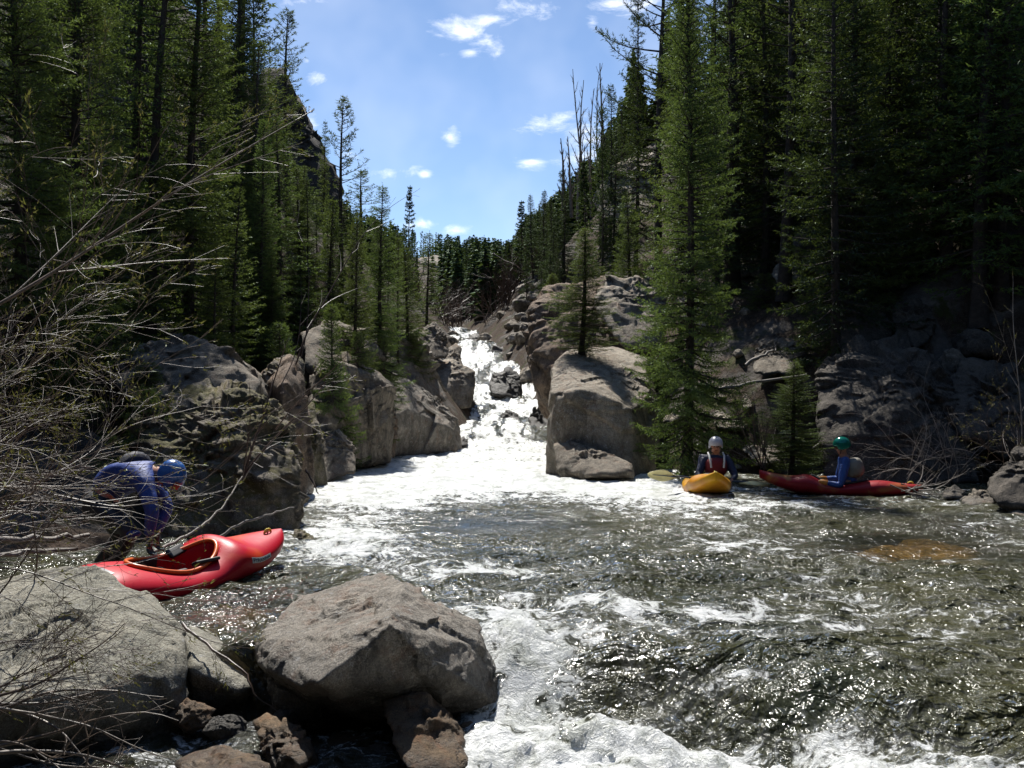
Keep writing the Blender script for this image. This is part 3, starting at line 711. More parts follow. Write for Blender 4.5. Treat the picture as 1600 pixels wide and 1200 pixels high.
# outcrops on the slopes
def hit(px, py, y0=12.0):
    Ys = np.geomspace(y0, 220, 900)
    xs = (px-800)*Ys/F; zs = CZ-(py-HY)*Ys/F
    b = np.nonzero(ground(xs, Ys) > zs)[0]
    return float(Ys[b[0]]) if len(b) else None
def settle(p, y0=12.0):
    a = np.array(p, float)
    cx = a[:, 0].mean(); lowy = a[:, 1].max()*0.75+a[:, 1].mean()*0.25
    Yh = hit(cx, lowy, y0)
    if Yh is None or Yh > a[:, 2].mean()*1.6: return A(p)
    k = (Yh+0.2)/a[:, 2].mean()
    return [at(q_[0], q_[1], q_[2]*k) for q_ in p]
OUT = [([(918,325,42),(935,290,43),(965,262,44),(1000,240,45),(1040,245,45),(1050,300,43),(1010,345,41),(950,350,40.5),(1000,260,50)], 'granite_tan', 'long pale sunlit outcrop below the bare aspens'),
 ([(1075,305,34),(1100,285,34.5),(1140,270,35),(1165,275,35),(1165,310,34),(1120,320,33),(1085,318,33),(1150,280,38)], 'granite_tan', 'tilted pale slab catching sun on the dark upper slope'),
 ([(1110,140,41),(1130,120,41),(1170,105,42),(1185,125,41),(1160,150,40),(1120,152,40),(1160,110,45)], 'granite_tan', 'highest small pale slab between the trunks'),
 ([(1100,395,30),(1120,370,30.5),(1160,355,31),(1220,350,31),(1240,400,29.5),(1220,440,28.5),(1150,440,28.3),(1105,420,28.8),(1180,360,34)], 'granite', 'large blocky grey outcrop in the middle of the bare slope'),
 ([(1130,420,27.5),(1150,408,28),(1180,412,28),(1190,440,27),(1150,450,26.7),(1160,415,29)], 'granite_tan', 'pale block just below the blocky grey outcrop'),
 ([(1205,430,26.5),(1225,408,27),(1255,412,27),(1260,440,26),(1220,452,25.6),(1235,415,28.5)], 'granite_tan', 'pale block beside the tall pine trunk'),
 ([(1060,470,24),(1090,440,24.5),(1120,470,24.2),(1125,520,23.2),(1080,525,22.8),(1060,500,23),(1090,460,26)], 'granite_tan', 'pale rock face showing behind the main spruce'),
 ([(1170,560,22),(1190,535,22.3),(1240,530,22.5),(1262,552,22),(1240,585,21),(1180,590,20.8),(1210,540,24)], 'granite', 'grey rock in the brush under the tall pine'),
 ([(1155,630,19.7),(1165,614,19.8),(1180,616,19.8),(1184,632,19.5),(1165,640,19.3),(1172,620,20.2)], 'granite_tan', 'small pale round stone above the brush'),
 ([(1110,650,19.5),(1130,636,19.8),(1170,645,19.6),(1165,672,19),(1120,672,18.9),(1140,640,20.4)], 'granite_tan', 'flat pale stone behind the kayaker in the white helmet'),
 ([(1160,700,18.2),(1178,688,18.4),(1215,694,18.3),(1225,722,17.7),(1180,732,17.5),(1195,692,19)], 'granite_tan', 'pale stone at the roots of the many stemmed bush'),
 ([(1140,715,17.9),(1150,706,18),(1166,714,17.9),(1160,735,17.5),(1142,735,17.5),(1152,712,18.3)], 'granite_tan', 'small pale stone on the waterline behind the paddle'),
 ([(1300,505,20.5),(1325,475,21),(1370,470,21),(1395,500,20.6),(1380,545,20),(1310,548,19.8),(1345,480,23)], 'granite_shaded', 'upright shaded block on top of the huge shaded boulder'),
 ([(1395,500,21),(1420,470,21.4),(1450,475,21.4),(1460,520,20.8),(1440,550,20.3),(1400,545,20.3),(1430,480,23)], 'granite_shaded', 'second shaded block right of the upright one'),
 ([(1560,262,27),(1590,238,27.4),(1640,235,27.5),(1640,275,26.6),(1580,280,26.3),(1610,240,29)], 'granite_tan', 'sunlit pale ledge at the far right under dark spruces'),
 ([(1440,610,19.5),(1500,560,20),(1580,570,20),(1620,640,19),(1600,730,18),(1500,700,18),(1560,580,22)], 'granite_shaded', 'dark low outcrop behind the driftwood at the right')]
for i, (p, mt, lab) in enumerate(OUT):
    rock('outcrop', settle(p, 16.0), mt, lab, 'rock', 'outcrops on the right slope', lv=6, rough=0.07, rnd=20, seed=80+i, facet=0.12)
# outcrops on the left slope
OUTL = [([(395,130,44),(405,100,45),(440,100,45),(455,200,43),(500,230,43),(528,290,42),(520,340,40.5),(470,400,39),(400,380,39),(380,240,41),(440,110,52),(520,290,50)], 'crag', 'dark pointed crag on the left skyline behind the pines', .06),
 ([(195,320,26),(215,295,26.4),(245,300,26.4),(250,335,25.6),(210,345,25.3),(225,305,28)], 'granite_tan', 'pale sunlit rock showing between dark trunks high on the left', .07),
 ([(368,382,30),(380,368,30.3),(395,368,30.3),(396,382,29.8),(375,390,29.5),(385,370,31)], 'granite_tan', 'tiny pale rock under the tall left pines', .06),
 ([(640,405,150),(685,398,152),(715,400,153),(745,418,150),(735,428,147),(690,420,146),(650,415,146),(700,400,160)], 'granite_tan', 'pale bare slab on the far forested ridge', .04),
 ([(430,470,23),(450,450,23.5),(480,455,23.4),(490,490,22.6),(450,500,22.2),(465,455,25)], 'granite', 'small outcrop under the slim pine on the left slope', .07)]
for i, (p, mt, lab, rg) in enumerate(OUTL):
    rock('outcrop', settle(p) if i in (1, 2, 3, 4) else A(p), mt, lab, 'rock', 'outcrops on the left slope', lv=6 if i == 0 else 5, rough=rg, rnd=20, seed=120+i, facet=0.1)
# small stones scattered over the slopes
rs = np.random.RandomState(5)
def on_slope(px, Y):
    """ground point met by the sight line of column px at distance Y"""
    x = (px-800)*Y/F
    return x, Y, gz(x, Y)
proto_stones = []
for k in range(4):
    rp = rs.normal(size=(14, 3)); rp /= np.linalg.norm(rp, axis=1)[:, None]; rp *= np.array([0.5, 0.45, 0.36])
    V_, F_ = rock_mesh([tuple(p) for p in rp], lv=4, rough=0.06, rnd=20, seed=200+k, facet=0.15)
    proto_stones.append([mesh_np('stone', V_, F_, M[m_]) for m_ in ('granite', 'granite_tan', 'granite_rust', 'granite_shaded')])
def scatter(n, pxr, Yr, sz, label, group, mats=(0, 1, 2), dmax=9):
    k = 0; tries = 0
    while k < n and tries < n*40:
        tries += 1
        px = rs.uniform(*pxr); Y = rs.uniform(*Yr)
        x, y, z = on_slope(px, Y)
        d = max(float(XL(y))-x, x-float(XR(y)))
        if d < 0.15 or d > dmax: continue
        o = obj('stone', proto_stones[rs.randint(4)][mats[rs.randint(len(mats))]])
        s = rs.uniform(*sz)*rs.uniform(0.7, 1.2)
        o.location = (x, y, z+s*0.08); o.rotation_euler = (rs.uniform(-.3, .3), rs.uniform(-.3, .3), rs.uniform(0, 6.28)); o.scale = (s, s*rs.uniform(.8, 1.2), s*rs.uniform(.7, 1.1))
        tag(o, label, 'stone', group); k += 1
scatter(45, (1000, 1270), (19, 34), (0.25, 0.95), 'loose stone in the rubble of the bare right slope', 'loose stones on the right slope', (0, 1, 1))
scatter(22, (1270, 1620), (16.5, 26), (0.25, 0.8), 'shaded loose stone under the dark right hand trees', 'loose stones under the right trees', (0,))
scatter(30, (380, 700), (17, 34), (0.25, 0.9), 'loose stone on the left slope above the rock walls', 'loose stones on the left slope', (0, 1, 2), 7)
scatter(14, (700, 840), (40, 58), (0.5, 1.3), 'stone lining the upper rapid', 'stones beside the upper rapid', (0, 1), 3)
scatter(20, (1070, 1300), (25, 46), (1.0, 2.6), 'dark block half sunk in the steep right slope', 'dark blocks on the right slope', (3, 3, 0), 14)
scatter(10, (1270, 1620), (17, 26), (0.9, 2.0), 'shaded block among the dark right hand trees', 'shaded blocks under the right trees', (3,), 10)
scatter(22, (795, 865), (38, 58), (0.5, 1.6), 'stone in the steep gully right of the rapid', 'stones in the gully right of the rapid', (0, 3, 2), 9)
for k_, (px_, py_, Y_, r_, lb_) in enumerate([(452, 1128, 5.75, .10, 'fist sized wet stone between the slab and the rusty boulder'), (548, 1168, 5.7, .13, 'wet brown stone in the shadow under the rusty boulder'), (590, 1188, 5.5, .10, 'small wet brown stone left of the orange ledge stone'),
        (742, 1150, 5.7, .09, 'small wet stone right of the orange ledge stone'), (352, 1142, 5.75, .11, 'wet stone in the cascade below the flat slab'), (300, 1120, 5.8, .12, 'wet stone tucked under the pale boulder and the slab')]):
    rp = rs.normal(size=(14, 3)); rp /= np.linalg.norm(rp, axis=1)[:, None]; rp *= np.array([r_*1.3, r_, r_*.9])
    c_ = at(px_, py_, Y_)
    rock('wet_stone', [c_+Vector(p) for p in rp], 'rock_weed' if k_ % 2 else 'granite_dark', lb_, 'stone', 'wet stones at the foot of the boulders', lv=5, rough=0.06, rnd=26, seed=400+k_)
# submerged stones seen through the shallows
for i, (px, py, r, mt, lab) in enumerate([(1400,862,.42,'golden','golden submerged stone below the right shore shallows, left one'),(1460,845,.45,'golden','golden submerged stone in the middle of the right shallows'),
        (1500,868,.4,'golden','amber submerged stone nearest the right picture edge'),(1345,880,.3,'golden','small golden submerged stone farthest from the right shore'),
        (350,950,.34,'rock_weed','reddish submerged stone beside the red kayak hull'),(410,965,.3,'rock_weed','reddish submerged stone between kayak and rusty boulder'),(300,985,.25,'rock_weed','brown submerged stone behind the flat slab')]):
    x, y = pw(px, py, -0.05)
    rp = rs.normal(size=(16, 3)); rp /= np.linalg.norm(rp, axis=1)[:, None]; rp *= np.array([r*1.2, r*1.5, 0.22])
    rock('bed_stone', [Vector((x, y, -0.225))+Vector(p) for p in rp], mt, lab, 'stone', 'stones under the water', lv=4, rough=0.04, rnd=12, seed=240+i)

# ------------------------------------------------------------------ trees
def conifer_proto(seed, H, R, kind='spruce', lod=0, c0=0.05, mat='spruce', dens=1.0):
    """returns (crown mesh, trunk mesh); kind spruce or pine; lod 0 near, 1 middle, 2 far"""
    rs = np.random.RandomState(seed)
    step = {0: 0.125, 1: 0.21, 2: 0.34}[lod]*(1.0 if kind == 'spruce' else 1.5)*max(0.75, min(1.4, H/9))
    zs = []; z = H*c0
    while z < H*0.985:
        zs.append(z); z += step/dens*(0.6+0.8*rs.rand())*(1.1-0.5*z/H)
    lean = rs.normal(size=2)*0.012*H
    wob = rs.rand(4)*6.28
    def tr(z):
        t = z/H
        return np.array([lean[0]*t*t+0.008*H*math.sin(3*t+wob[0]), lean[1]*t*t+0.008*H*math.sin(4*t+wob[1]), z])
    r0 = 0.0095*H+0.03
    paths = [(np.array([tr(H*t) for t in np.linspace(0, 1, 14)]), r0*(1-np.linspace(0, 1, 14))**0.85+0.006)]
    paths[0][1][0] *= 1.35
    Ps, Ds, Ls, Ss = [], [], [], []      # twigs
    lob = rs.rand(5)*6.28
    for z in zs:
        t = z/H
        nb = rs.randint(4, 7) if lod < 2 else rs.randint(4, 6)
        if kind == 'pine': nb = rs.randint(3, 5)
        a0 = rs.rand()*6.28
        for b in range(nb):
            if rs.rand() < (0.10 if kind == 'spruce' else 0.22): continue
            a = a0+b*6.28/nb+rs.normal()*0.25
            tt = (t-c0)/(1-c0)
            gap = math.sin(a*2+7*t+lob[2])*0.5+math.sin(a*3-17*t+lob[3])*0.3+math.sin(31*t+lob[4]+a)*0.3+rs.normal()*0.2
            if gap > 0.57: continue
            lobe = 1+0.24*math.sin(2*a+lob[0]+5*t)+0.18*math.sin(9*t+lob[1]+a)-0.20*max(0, gap)
            if kind == 'spruce':
                L = R*((1-tt)**0.82)*(0.72+0.42*rs.rand())*lobe*(0.55+0.45*min(1, tt/0.10))+0.08
                s0 = 0.42-1.0*(1-tt)**1.2*0.75+rs.normal()*0.07
                up = 0.30*(1-tt)+0.05
            else:
                L = R*(min(1, 2.6*(1-tt))**0.9)*(0.5+0.6*rs.rand())*lobe+0.08
                s0 = 0.15+0.35*tt+rs.normal()*0.15
                up = 0.35
            ns = 5
            s = np.linspace(0, 1, ns)
            d = np.array([math.cos(a), math.sin(a)]); perp = np.array([-d[1], d[0]])
            bend = rs.normal()*0.12
            base = tr(z)
            pts = np.empty((ns, 3))
            pts[:, :2] = base[:2]+np.outer(s*L, d)+np.outer(s*s*L*bend, perp)
            pts[:, 2] = base[2]+L*(s0*s-0.22*s*s*(1-tt)+up*s**3)
            paths.append((pts, (0.010+0.012*L)*(1-s*0.9)*(1.0 if lod < 2 else 1.6)))
            # twigs
            sp = {0: 0.075, 1: 0.13, 2: 0.26}[lod]
            smin = 0.12 if kind == 'spruce' else 0.42
            nt = max(3, int(L*(1-smin)/sp))
            for k in range(nt):
                q = smin+(1-smin)*(k+rs.rand())/nt
                i = min(ns-2, int(q*(ns-1))); fr = q*(ns-1)-i
                p = pts[i]*(1-fr)+pts[i+1]*fr
                tang = pts[i+1]-pts[i]; tang = tang/(np.linalg.norm(tang)+1e-9)
                side = np.array([-tang[1], tang[0], 0.0])
                for sg in (-1, 1):
                    if rs.rand() < 0.12: continue
                    if kind == 'spruce':
                        l = (0.34*L*(1-q)**0.7+0.09)*(0.7+0.6*rs.rand())
                        dr = tang*0.75+side*sg*0.85+np.array([0, 0, -0.22+rs.normal()*0.14])
                    else:
                        l = (0.22*L*(1-q)**0.5+0.12)*(0.7+0.6*rs.rand())
                        dr = tang*0.6+side*sg*0.75+np.array([0, 0, 0.30+rs.normal()*0.3])
                    Ps.append(p); Ds.append(dr/np.linalg.norm(dr)); Ls.append(l)
            Ps.append(pts[-2]); dd = pts[-1]-pts[-2]; Ds.append(dd/(np.linalg.norm(dd)+1e-9)); Ls.append(np.linalg.norm(dd)+0.06)
    if kind == 'pine' and lod < 2:      # bare dead branches below the crown
        for _ in range(26):
            z = H*rs.uniform(0.12, c0+0.15); a = rs.rand()*6.28; L = R*rs.uniform(0.25, 0.8)
            b = tr(z); s = np.linspace(0, 1, 4)
            paths.append((np.stack([b[0]+np.cos(a)*L*s, b[1]+np.sin(a)*L*s, b[2]-0.25*L*s**2+rs.normal(size=4)*0.02], -1), 0.012*(1-0.8*s)))
    # top leader
    Ps.append(tr(H*0.95)); Ds.append(np.array([0, 0, 1.0])); Ls.append(H*0.05+0.05)
    Ps, Ds, Ls = np.array(Ps), np.array(Ds), np.array(Ls)
    # tufts of needles along every twig
    ts = {0: 0.038, 1: 0.075, 2: 0.16}[lod]
    cnt = np.maximum(2, (Ls/ts).astype(int))
    idx = np.repeat(np.arange(len(Ps)), cnt)
    kk = np.concatenate([np.arange(c) for c in cnt])
    s = (kk+rs.rand(len(kk)))/cnt[idx]
    base = Ps[idx]+Ds[idx]*(Ls[idx]*s)[:, None]
    per = 2
    base = np.repeat(base, per, 0); D = np.repeat(Ds[idx], per, 0)
    n = len(base)
    rv = rs.normal(size=(n, 3))
    out = rv-D*np.sum(rv*D, 1)[:, None]; out /= np.linalg.norm(out, axis=1)[:, None]+1e-9
    ln = {0: 0.062, 1: 0.10, 2: 0.20}[lod]*(1.0 if kind == 'spruce' else 1.35)
    wd = {0: 0.017, 1: 0.034, 2: 0.085}[lod]
    ll = ln*(0.6+0.8*rs.rand(n))[:, None]
    dirn = D*(0.75 if kind == 'spruce' else 0.6)+out*0.62; dirn /= np.linalg.norm(dirn, axis=1)[:, None]
    wv = np.cross(dirn, rs.normal(size=(n, 3))); wv /= np.linalg.norm(wv, axis=1)[:, None]+1e-9
    ww = wd*(0.7+0.6*rs.rand(n))[:, None]
    a_ = base-wv*ww*0.5; b_ = base+wv*ww*0.5; c_ = base+dirn*ll
    Vv = np.stack([a_, b_, c_], 1).reshape(-1, 3)
    Fv = np.arange(n*3).reshape(-1, 3)
    crown = mesh_np('crown', Vv, Fv, M[mat], smooth=False)
    tv, tf = tube_mesh(paths, 5 if lod < 2 else 3)
    trunk = mesh_np('trunk', tv, tf, M['bark'])
    return crown, trunk, H, R

PR = {
 'spruce_a': conifer_proto(1, 10, 1.75, 'spruce', 0, 0.03, dens=1.12),
 'spruce_b': conifer_proto(2, 9, 1.35, 'spruce', 0, 0.05),
 'spruce_c': conifer_proto(3, 4, 0.85, 'spruce', 0, 0.10),
 'spruce_d': conifer_proto(4, 12, 1.7, 'spruce', 1, 0.08),
 'spruce_e': conifer_proto(5, 11, 1.2, 'spruce', 1, 0.15),
 'dark_a': conifer_proto(14, 12, 1.9, 'spruce', 1, 0.08, 'dark_needles'),
 'dark_b': conifer_proto(15, 12, 1.5, 'spruce', 1, 0.12, 'dark_needles'),
 'pine_a': conifer_proto(6, 14, 1.5, 'pine', 1, 0.26, 'pine', dens=1.4),
 'pine_b': conifer_proto(7, 12, 0.95, 'pine', 1, 0.22, 'pine', dens=1.6),
 'pine_c': conifer_proto(8, 15, 1.8, 'pine', 1, 0.30, 'dark_needles', dens=1.4),
 'far_a': conifer_proto(9, 10, 1.5, 'spruce', 2, 0.06, 'dark_needles'),
 'far_b': conifer_proto(10, 10, 1.1, 'spruce', 2, 0.1, 'dark_needles'),
 'far_c': conifer_proto(11, 10, 1.3, 'pine', 2, 0.25, 'dark_needles'),
}
NT_ = [0]
def plant_tree(kind, px, Y, top, half, label, group=None, cat='tree', base=None, name=None):
    """a tree whose foot stands on the ground at column px, distance Y; top row and half crown width in photo pixels"""
    crown, trunk, H, R = PR[kind]
    x = (px-800)*Y/F
    z = gz(x, Y) if base is None else CZ-(base-HY)*Y/F
    ztop = CZ-(top-HY)*Y/F
    h = max(0.8, ztop-z)
    r = half*Y/F
    t = empty(name or ('pine_tree' if 'pine' in kind else 'spruce_tree'), (x, Y, z-0.05), rs.uniform(0, 6.28))
    t.rotation_euler = (rs.normal()*0.012, rs.normal()*0.012, t.rotation_euler.z)
    t.scale = (r/R*rs.uniform(.9, 1.1), r/R*rs.uniform(.9, 1.1), h/H)
    tag(t, label, cat, group)
    obj('crown', crown, t); obj('trunk', trunk, t)
    return t

# trees one can name ------------------------------------------------
T = plant_tree
T('spruce_a', 1070, 18.9, -90, 116, 'tall full spruce at the water edge behind the yellow kayak', base=742)
T('spruce_b', 907, 22.0, 350, 60, 'small bright spruce growing on the pale topped block', base=552)
T('spruce_a', 1238, 17.4, 560, 66, 'young lit spruce between the two seated kayakers', base=738)
T('pine_a', 1228, 24, -260, 95, 'tall straight pine with bare lower trunk on the bare right slope')
T('spruce_a', 1328, 21.5, -230, 125, 'broad spruce with lit drooping tips right of the tall pine')
T('pine_c', 1468, 22.5, -330, 110, 'dark trunked pine standing behind the huge shaded boulder')
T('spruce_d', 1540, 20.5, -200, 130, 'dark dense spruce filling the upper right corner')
T('spruce_e', 1400, 27, -80, 90, 'shadowed spruce between the broad spruce and the dark trunked pine')
T('pine_a', 1112, 33, -90, 70, 'slim trunk pine rising behind the main spruce against the sky')
T('pine_c', 1030, 36, -190, 72, 'tall dark pine forming the left edge of the right hand wood')
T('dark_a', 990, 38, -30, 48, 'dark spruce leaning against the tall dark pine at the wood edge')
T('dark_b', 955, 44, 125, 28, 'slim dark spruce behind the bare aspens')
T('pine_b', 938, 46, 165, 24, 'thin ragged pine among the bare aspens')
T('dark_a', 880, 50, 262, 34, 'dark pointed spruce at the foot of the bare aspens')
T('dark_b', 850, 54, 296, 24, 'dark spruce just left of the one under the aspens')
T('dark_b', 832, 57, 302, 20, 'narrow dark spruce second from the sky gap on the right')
T('far_b', 813, 60, 312, 18, 'ragged narrow spruce bordering the sky gap on the right')
T('spruce_b', 985, 27.5, 300, 50, 'lit spruce behind the pale cracked boulder')
T('spruce_c', 866, 30, 425, 30, 'little spruce on the rounded top of the brown cliff block', base=520)
# left
T('spruce_a', 35, 12.5, -330, 160, 'near spruce with lit boughs at the left picture edge')
T('spruce_a', 118, 15.5, -300, 140, 'spruce behind the bare bush, second from the left edge')
T('spruce_d', 215, 18, -220, 120, 'shaded spruce in the middle of the left wood')
T('spruce_b', 296, 18.2, -170, 120, 'big dark spruce with wide skirts above the sunlit boulder')
T('spruce_b', 365, 25, -110, 80, 'tall spruce at the right side of the left wood')
T('pine_b', 402, 27, -25, 46, 'ragged pine whose top cuts the sky left of the crag')
T('pine_b', 447, 32, 12, 36, 'slim tall pine in front of the dark crag')
T('spruce_b', 398, 21, 175, 52, 'slender lit spruce in front of the ragged pine')
T('spruce_d', 470, 31, 255, 52, 'dark bushy spruce below the crag')
T('pine_b', 528, 28, 146, 36, 'solitary pine standing clear against the sky right of the crag')
T('spruce_e', 508, 33, 185, 18, 'thin spire spruce touching the solitary pine')
T('pine_b', 562, 36, 262, 26, 'short pine right of the solitary pine')
T('spruce_b', 597, 24.5, 285, 56, 'slender trunked spruce growing from the sloping rock wall', base=640)
T('spruce_b', 548, 22.5, 330, 52, 'green spruce on the ledge left of the slender trunked one')
T('far_b', 637, 52, 288, 15, 'sparse spire standing above the far treeline')
T('spruce_b', 634, 29, 380, 42, 'lit spruce over the reddish outcrop')
T('spruce_d', 668, 40, 360, 34, 'dark green spruce on the left bank near the bend')
T('spruce_c', 520, 19.5, 470, 42, 'young spruce on top of the sloping rock wall')
T('spruce_c', 440, 19, 500, 44, 'young yellow green spruce above the mossy boulder')
T('spruce_c', 230, 13.6, 560, 60, 'low young spruce behind the crouching kayaker')
T('spruce_c', 365, 22, 400, 55, 'young spruce beside the tiny pale rock')
T('spruce_c', 130, 14.5, 430, 85, 'low spruce boughs under the second spruce from the left edge')

# the rest of the woods ---------------------------------------------
def fill(n, pxr, Yr, kinds, halfr, hr, label, group, dmin=0.5, dmax=40, sky=12):
    k = 0; tries = 0
    while k < n and tries < n*60:
        tries += 1
        px = rs.uniform(*pxr); Y = math.exp(rs.uniform(math.log(Yr[0]), math.log(Yr[1])))
        x, y, z = on_slope(px, Y)
        d = max(float(XL(y))-x, x-float(XR(y)))
        if d < dmin or d > dmax: continue
        h = rs.uniform(*hr)
        top = HY-(z+h-CZ)*F/Y
        lim = SKYL(px)+rs.uniform(0, sky)
        if top < lim:
            top = lim; h = CZ-(top-HY)*Y/F-z
            if h < 1.6: continue
        r = rs.uniform(*halfr)*h
        plant_tree(kinds[rs.randint(len(kinds))], px, Y, top, r*F/Y, label, group)
        k += 1
fill(22, (-120, 400), (17, 40), ['spruce_d', 'spruce_e', 'spruce_d', 'pine_a', 'dark_a'], (0.10, 0.17), (7, 13), 'conifer crowded in the shady left wood', 'conifers of the left wood')
fill(24, (330, 560), (17, 30), ['spruce_b', 'spruce_e', 'spruce_d', 'spruce_b'], (0.12, 0.18), (2.5, 6), 'small conifer on the lower left slope', 'small conifers low on the left slope', 0.9, 9)
fill(30, (400, 640), (24, 60), ['spruce_d', 'spruce_e', 'pine_b', 'spruce_b', 'dark_b'], (0.09, 0.15), (4, 9), 'conifer on the left slope below the skyline', 'conifers below the left skyline', 1.2, 14)
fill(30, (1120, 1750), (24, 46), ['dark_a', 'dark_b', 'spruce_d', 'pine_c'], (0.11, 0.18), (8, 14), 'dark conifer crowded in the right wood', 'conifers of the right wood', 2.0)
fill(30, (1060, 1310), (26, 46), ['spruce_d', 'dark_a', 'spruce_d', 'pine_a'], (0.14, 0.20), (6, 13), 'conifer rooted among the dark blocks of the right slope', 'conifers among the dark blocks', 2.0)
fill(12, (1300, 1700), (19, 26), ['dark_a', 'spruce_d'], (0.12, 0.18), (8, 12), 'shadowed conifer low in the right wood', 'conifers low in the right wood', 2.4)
fill(16, (830, 1010), (38, 75), ['dark_a', 'dark_b', 'far_b', 'far_a'], (0.09, 0.15), (5, 9), 'dark conifer on the steep right side of the valley', 'conifers on the right valley side', 2.0)
fill(12, (805, 870), (40, 60), ['far_a', 'dark_b', 'far_b'], (0.12, 0.17), (2.5, 5), 'short dark conifer in the gully right of the rapid', 'short conifers in the gully', 0.4, 9)
fill(46, (585, 860), (58, 110), ['far_a', 'far_b', 'far_c', 'spruce_d'], (0.10, 0.15), (6, 10), 'dark conifer in the valley beyond the rapid', 'conifers in the valley beyond the rapid', 2.5, 60, 25)
fill(40, (560, 900), (110, 190), ['far_a', 'far_b', 'far_c'], (0.10, 0.15), (7, 11), 'small distant conifer on the far ridge', 'distant conifers on the ridge', -99, 200, 10)

def far_forest():
    """the wood that closes the valley: thousands of trees that read as one dark mass, plus unseen trees around the camera"""
    rr = np.random.RandomState(77)
    vs, fs, off = [], [], 0
    cand = []
    while len(cand) < 2600:
        px = rr.uniform(430, 1080, 4000); Y = np.exp(rr.uniform(math.log(62), math.log(235), 4000))
        x = (px-800)*Y/F; z = ground(x, Y)
        d = np.maximum(XL(Y)-x, x-XR(Y))
        h = rr.uniform(3.5, 8, 4000)*(1+0.5*np.sin(px*0.11)*np.sin(px*0.043+2))
        top = HY-(z+h-CZ)*F/Y
        lim = SKYL(px)+np.abs(rr.normal(size=4000))*16+3*np.sin(px*.09)
        h = np.where(top < lim, CZ-(lim-HY)*Y/F-z, h)
        ok = (d > 1.5) & (h > 2.5) & ~((px > 645) & (px < 752) & (Y > 100) & (Y < 154)) & (vnoise3(np.stack([x*0.12, Y*0.12, 0*x], -1)) > -0.35)
        cand += list(zip(x[ok], Y[ok], z[ok], h[ok]))
    cand = cand[:2600]
    back = []  # unseen trees behind and beside the camera, added to cut sky fill
    for _ in range(520):
        x, y = rr.uniform(-24, 26), rr.uniform(-34, 14)
        d = max(float(XL(y))-x, x-float(XR(y)))
        if (y > -7 and (d < 3.0 or (x < 0 and x > -0.56*y-7.5))) or (x*x+y*y < 60): continue
        if y > 0 and abs(x)/y < 0.62: continue
        back.append((x, y, gz(x, y), rr.uniform(8, 14)))
    for x, y, z, h in cand+back:
        wf = rr.uniform(.6, 1.5)
        n = 34 if y < 120 else 22
        t = np.linspace(0.05, 1, n)+rr.normal(size=n)*0.01
        r = h*0.13*wf*(1-t)**rr.uniform(.5, 1.0)*(0.6+0.8*rr.rand(n))+0.05
        for rep_ in range(4 if y < 120 else 3):
            a = rr.rand(n)*6.283
            c, s_ = np.cos(a), np.sin(a); w = 0.30*r+0.10
            b = np.stack([x+0*c, y+0*c, z+t*h+0.02*h], -1)
            tip = np.stack([x+c*r, y+s_*r, z+t*h-0.25*r], -1)
            lft = b*0.5+tip*0.5+np.stack([-s_*w, c*w, -0.3*w], -1)
            rgt = b*0.5+tip*0.5+np.stack([s_*w, -c*w, -0.3*w], -1)
            vs.append(np.stack([b, lft, tip, rgt], 1).reshape(-1, 3)); fs.append(np.arange(n*4).reshape(-1, 4)+off); off += n*4
    o = obj('forest', mesh_np('forest', np.concatenate(vs), np.concatenate(fs), M['dark_needles'], smooth=False))
    tag(o, 'dark distant wood closing the valley beyond the rapid, with unseen trees behind the camera', 'forest', kind='stuff')
far_forest()

# ------------------------------------------------------------------ bare bushes, saplings, dead wood
def grow(paths, tips, p, d, L, r, lvl, rr, curl=0.25, grav=-0.05, nsub=7, spread=0.7, sub=0.5, seg=None):
    """one bending stem with side twigs"""
    n = seg or max(6, int(L/0.09)+3)
    pts = [np.array(p, float)]; dirs = []
    d = np.array(d, float); d /= np.linalg.norm(d)
    w = rr.normal(size=3)*curl
    for i in range(n-1):
        w = w*0.75+rr.normal(size=3)*curl*0.85
        d = d+w*(0.10+0.9*L/n)+np.array([0, 0, grav])*L/n; d /= np.linalg.norm(d)
        pts.append(pts[-1]+d*L/(n-1)); dirs.append(d.copy())
    pts = np.array(pts); s = np.linspace(0, 1, n)
    paths.append((pts, np.maximum(r*(1-0.82*s), 0.0011)))
    tips.append((pts[-1], d))
    if lvl <= 0: return pts
    k = max(2, int(nsub*(0.7+0.6*rr.rand())))
    for j in range(k):
        q = 0.18+0.8*(j+rr.rand())/k
        i = min(n-2, int(q*(n-1)))
        ax = rr.normal(size=3); ax -= dirs[i]*np.dot(ax, dirs[i]); ax /= np.linalg.norm(ax)
        dd = dirs[i]+ax*spread*(0.6+0.7*rr.rand())
        grow(paths, tips, pts[i], dd, L*sub*(1.15-q)*(0.6+0.8*rr.rand())+0.06, r*(1-0.75*q)*0.6, lvl-1, rr, curl*1.3, grav, max(2, nsub-2), spread, sub)
    return pts

def buds_mesh(tips, rr, size=0.012, per=5):
    vs = []
    for p, d in tips:
        for _ in range(per):
            c = p-d*rr.uniform(0, 0.10)+rr.normal(size=3)*0.006
            a, b = rr.normal(size=3), rr.normal(size=3)
            a /= np.linalg.norm(a); b /= np.linalg.norm(b)
            vs += [c, c+(d+a*0.6)*size*rr.uniform(1, 2.2), c+b*size*0.8]
    vs = np.array(vs)
    return mesh_np('buds', vs, np.arange(len(vs)).reshape(-1, 3), M['bud'], smooth=False)

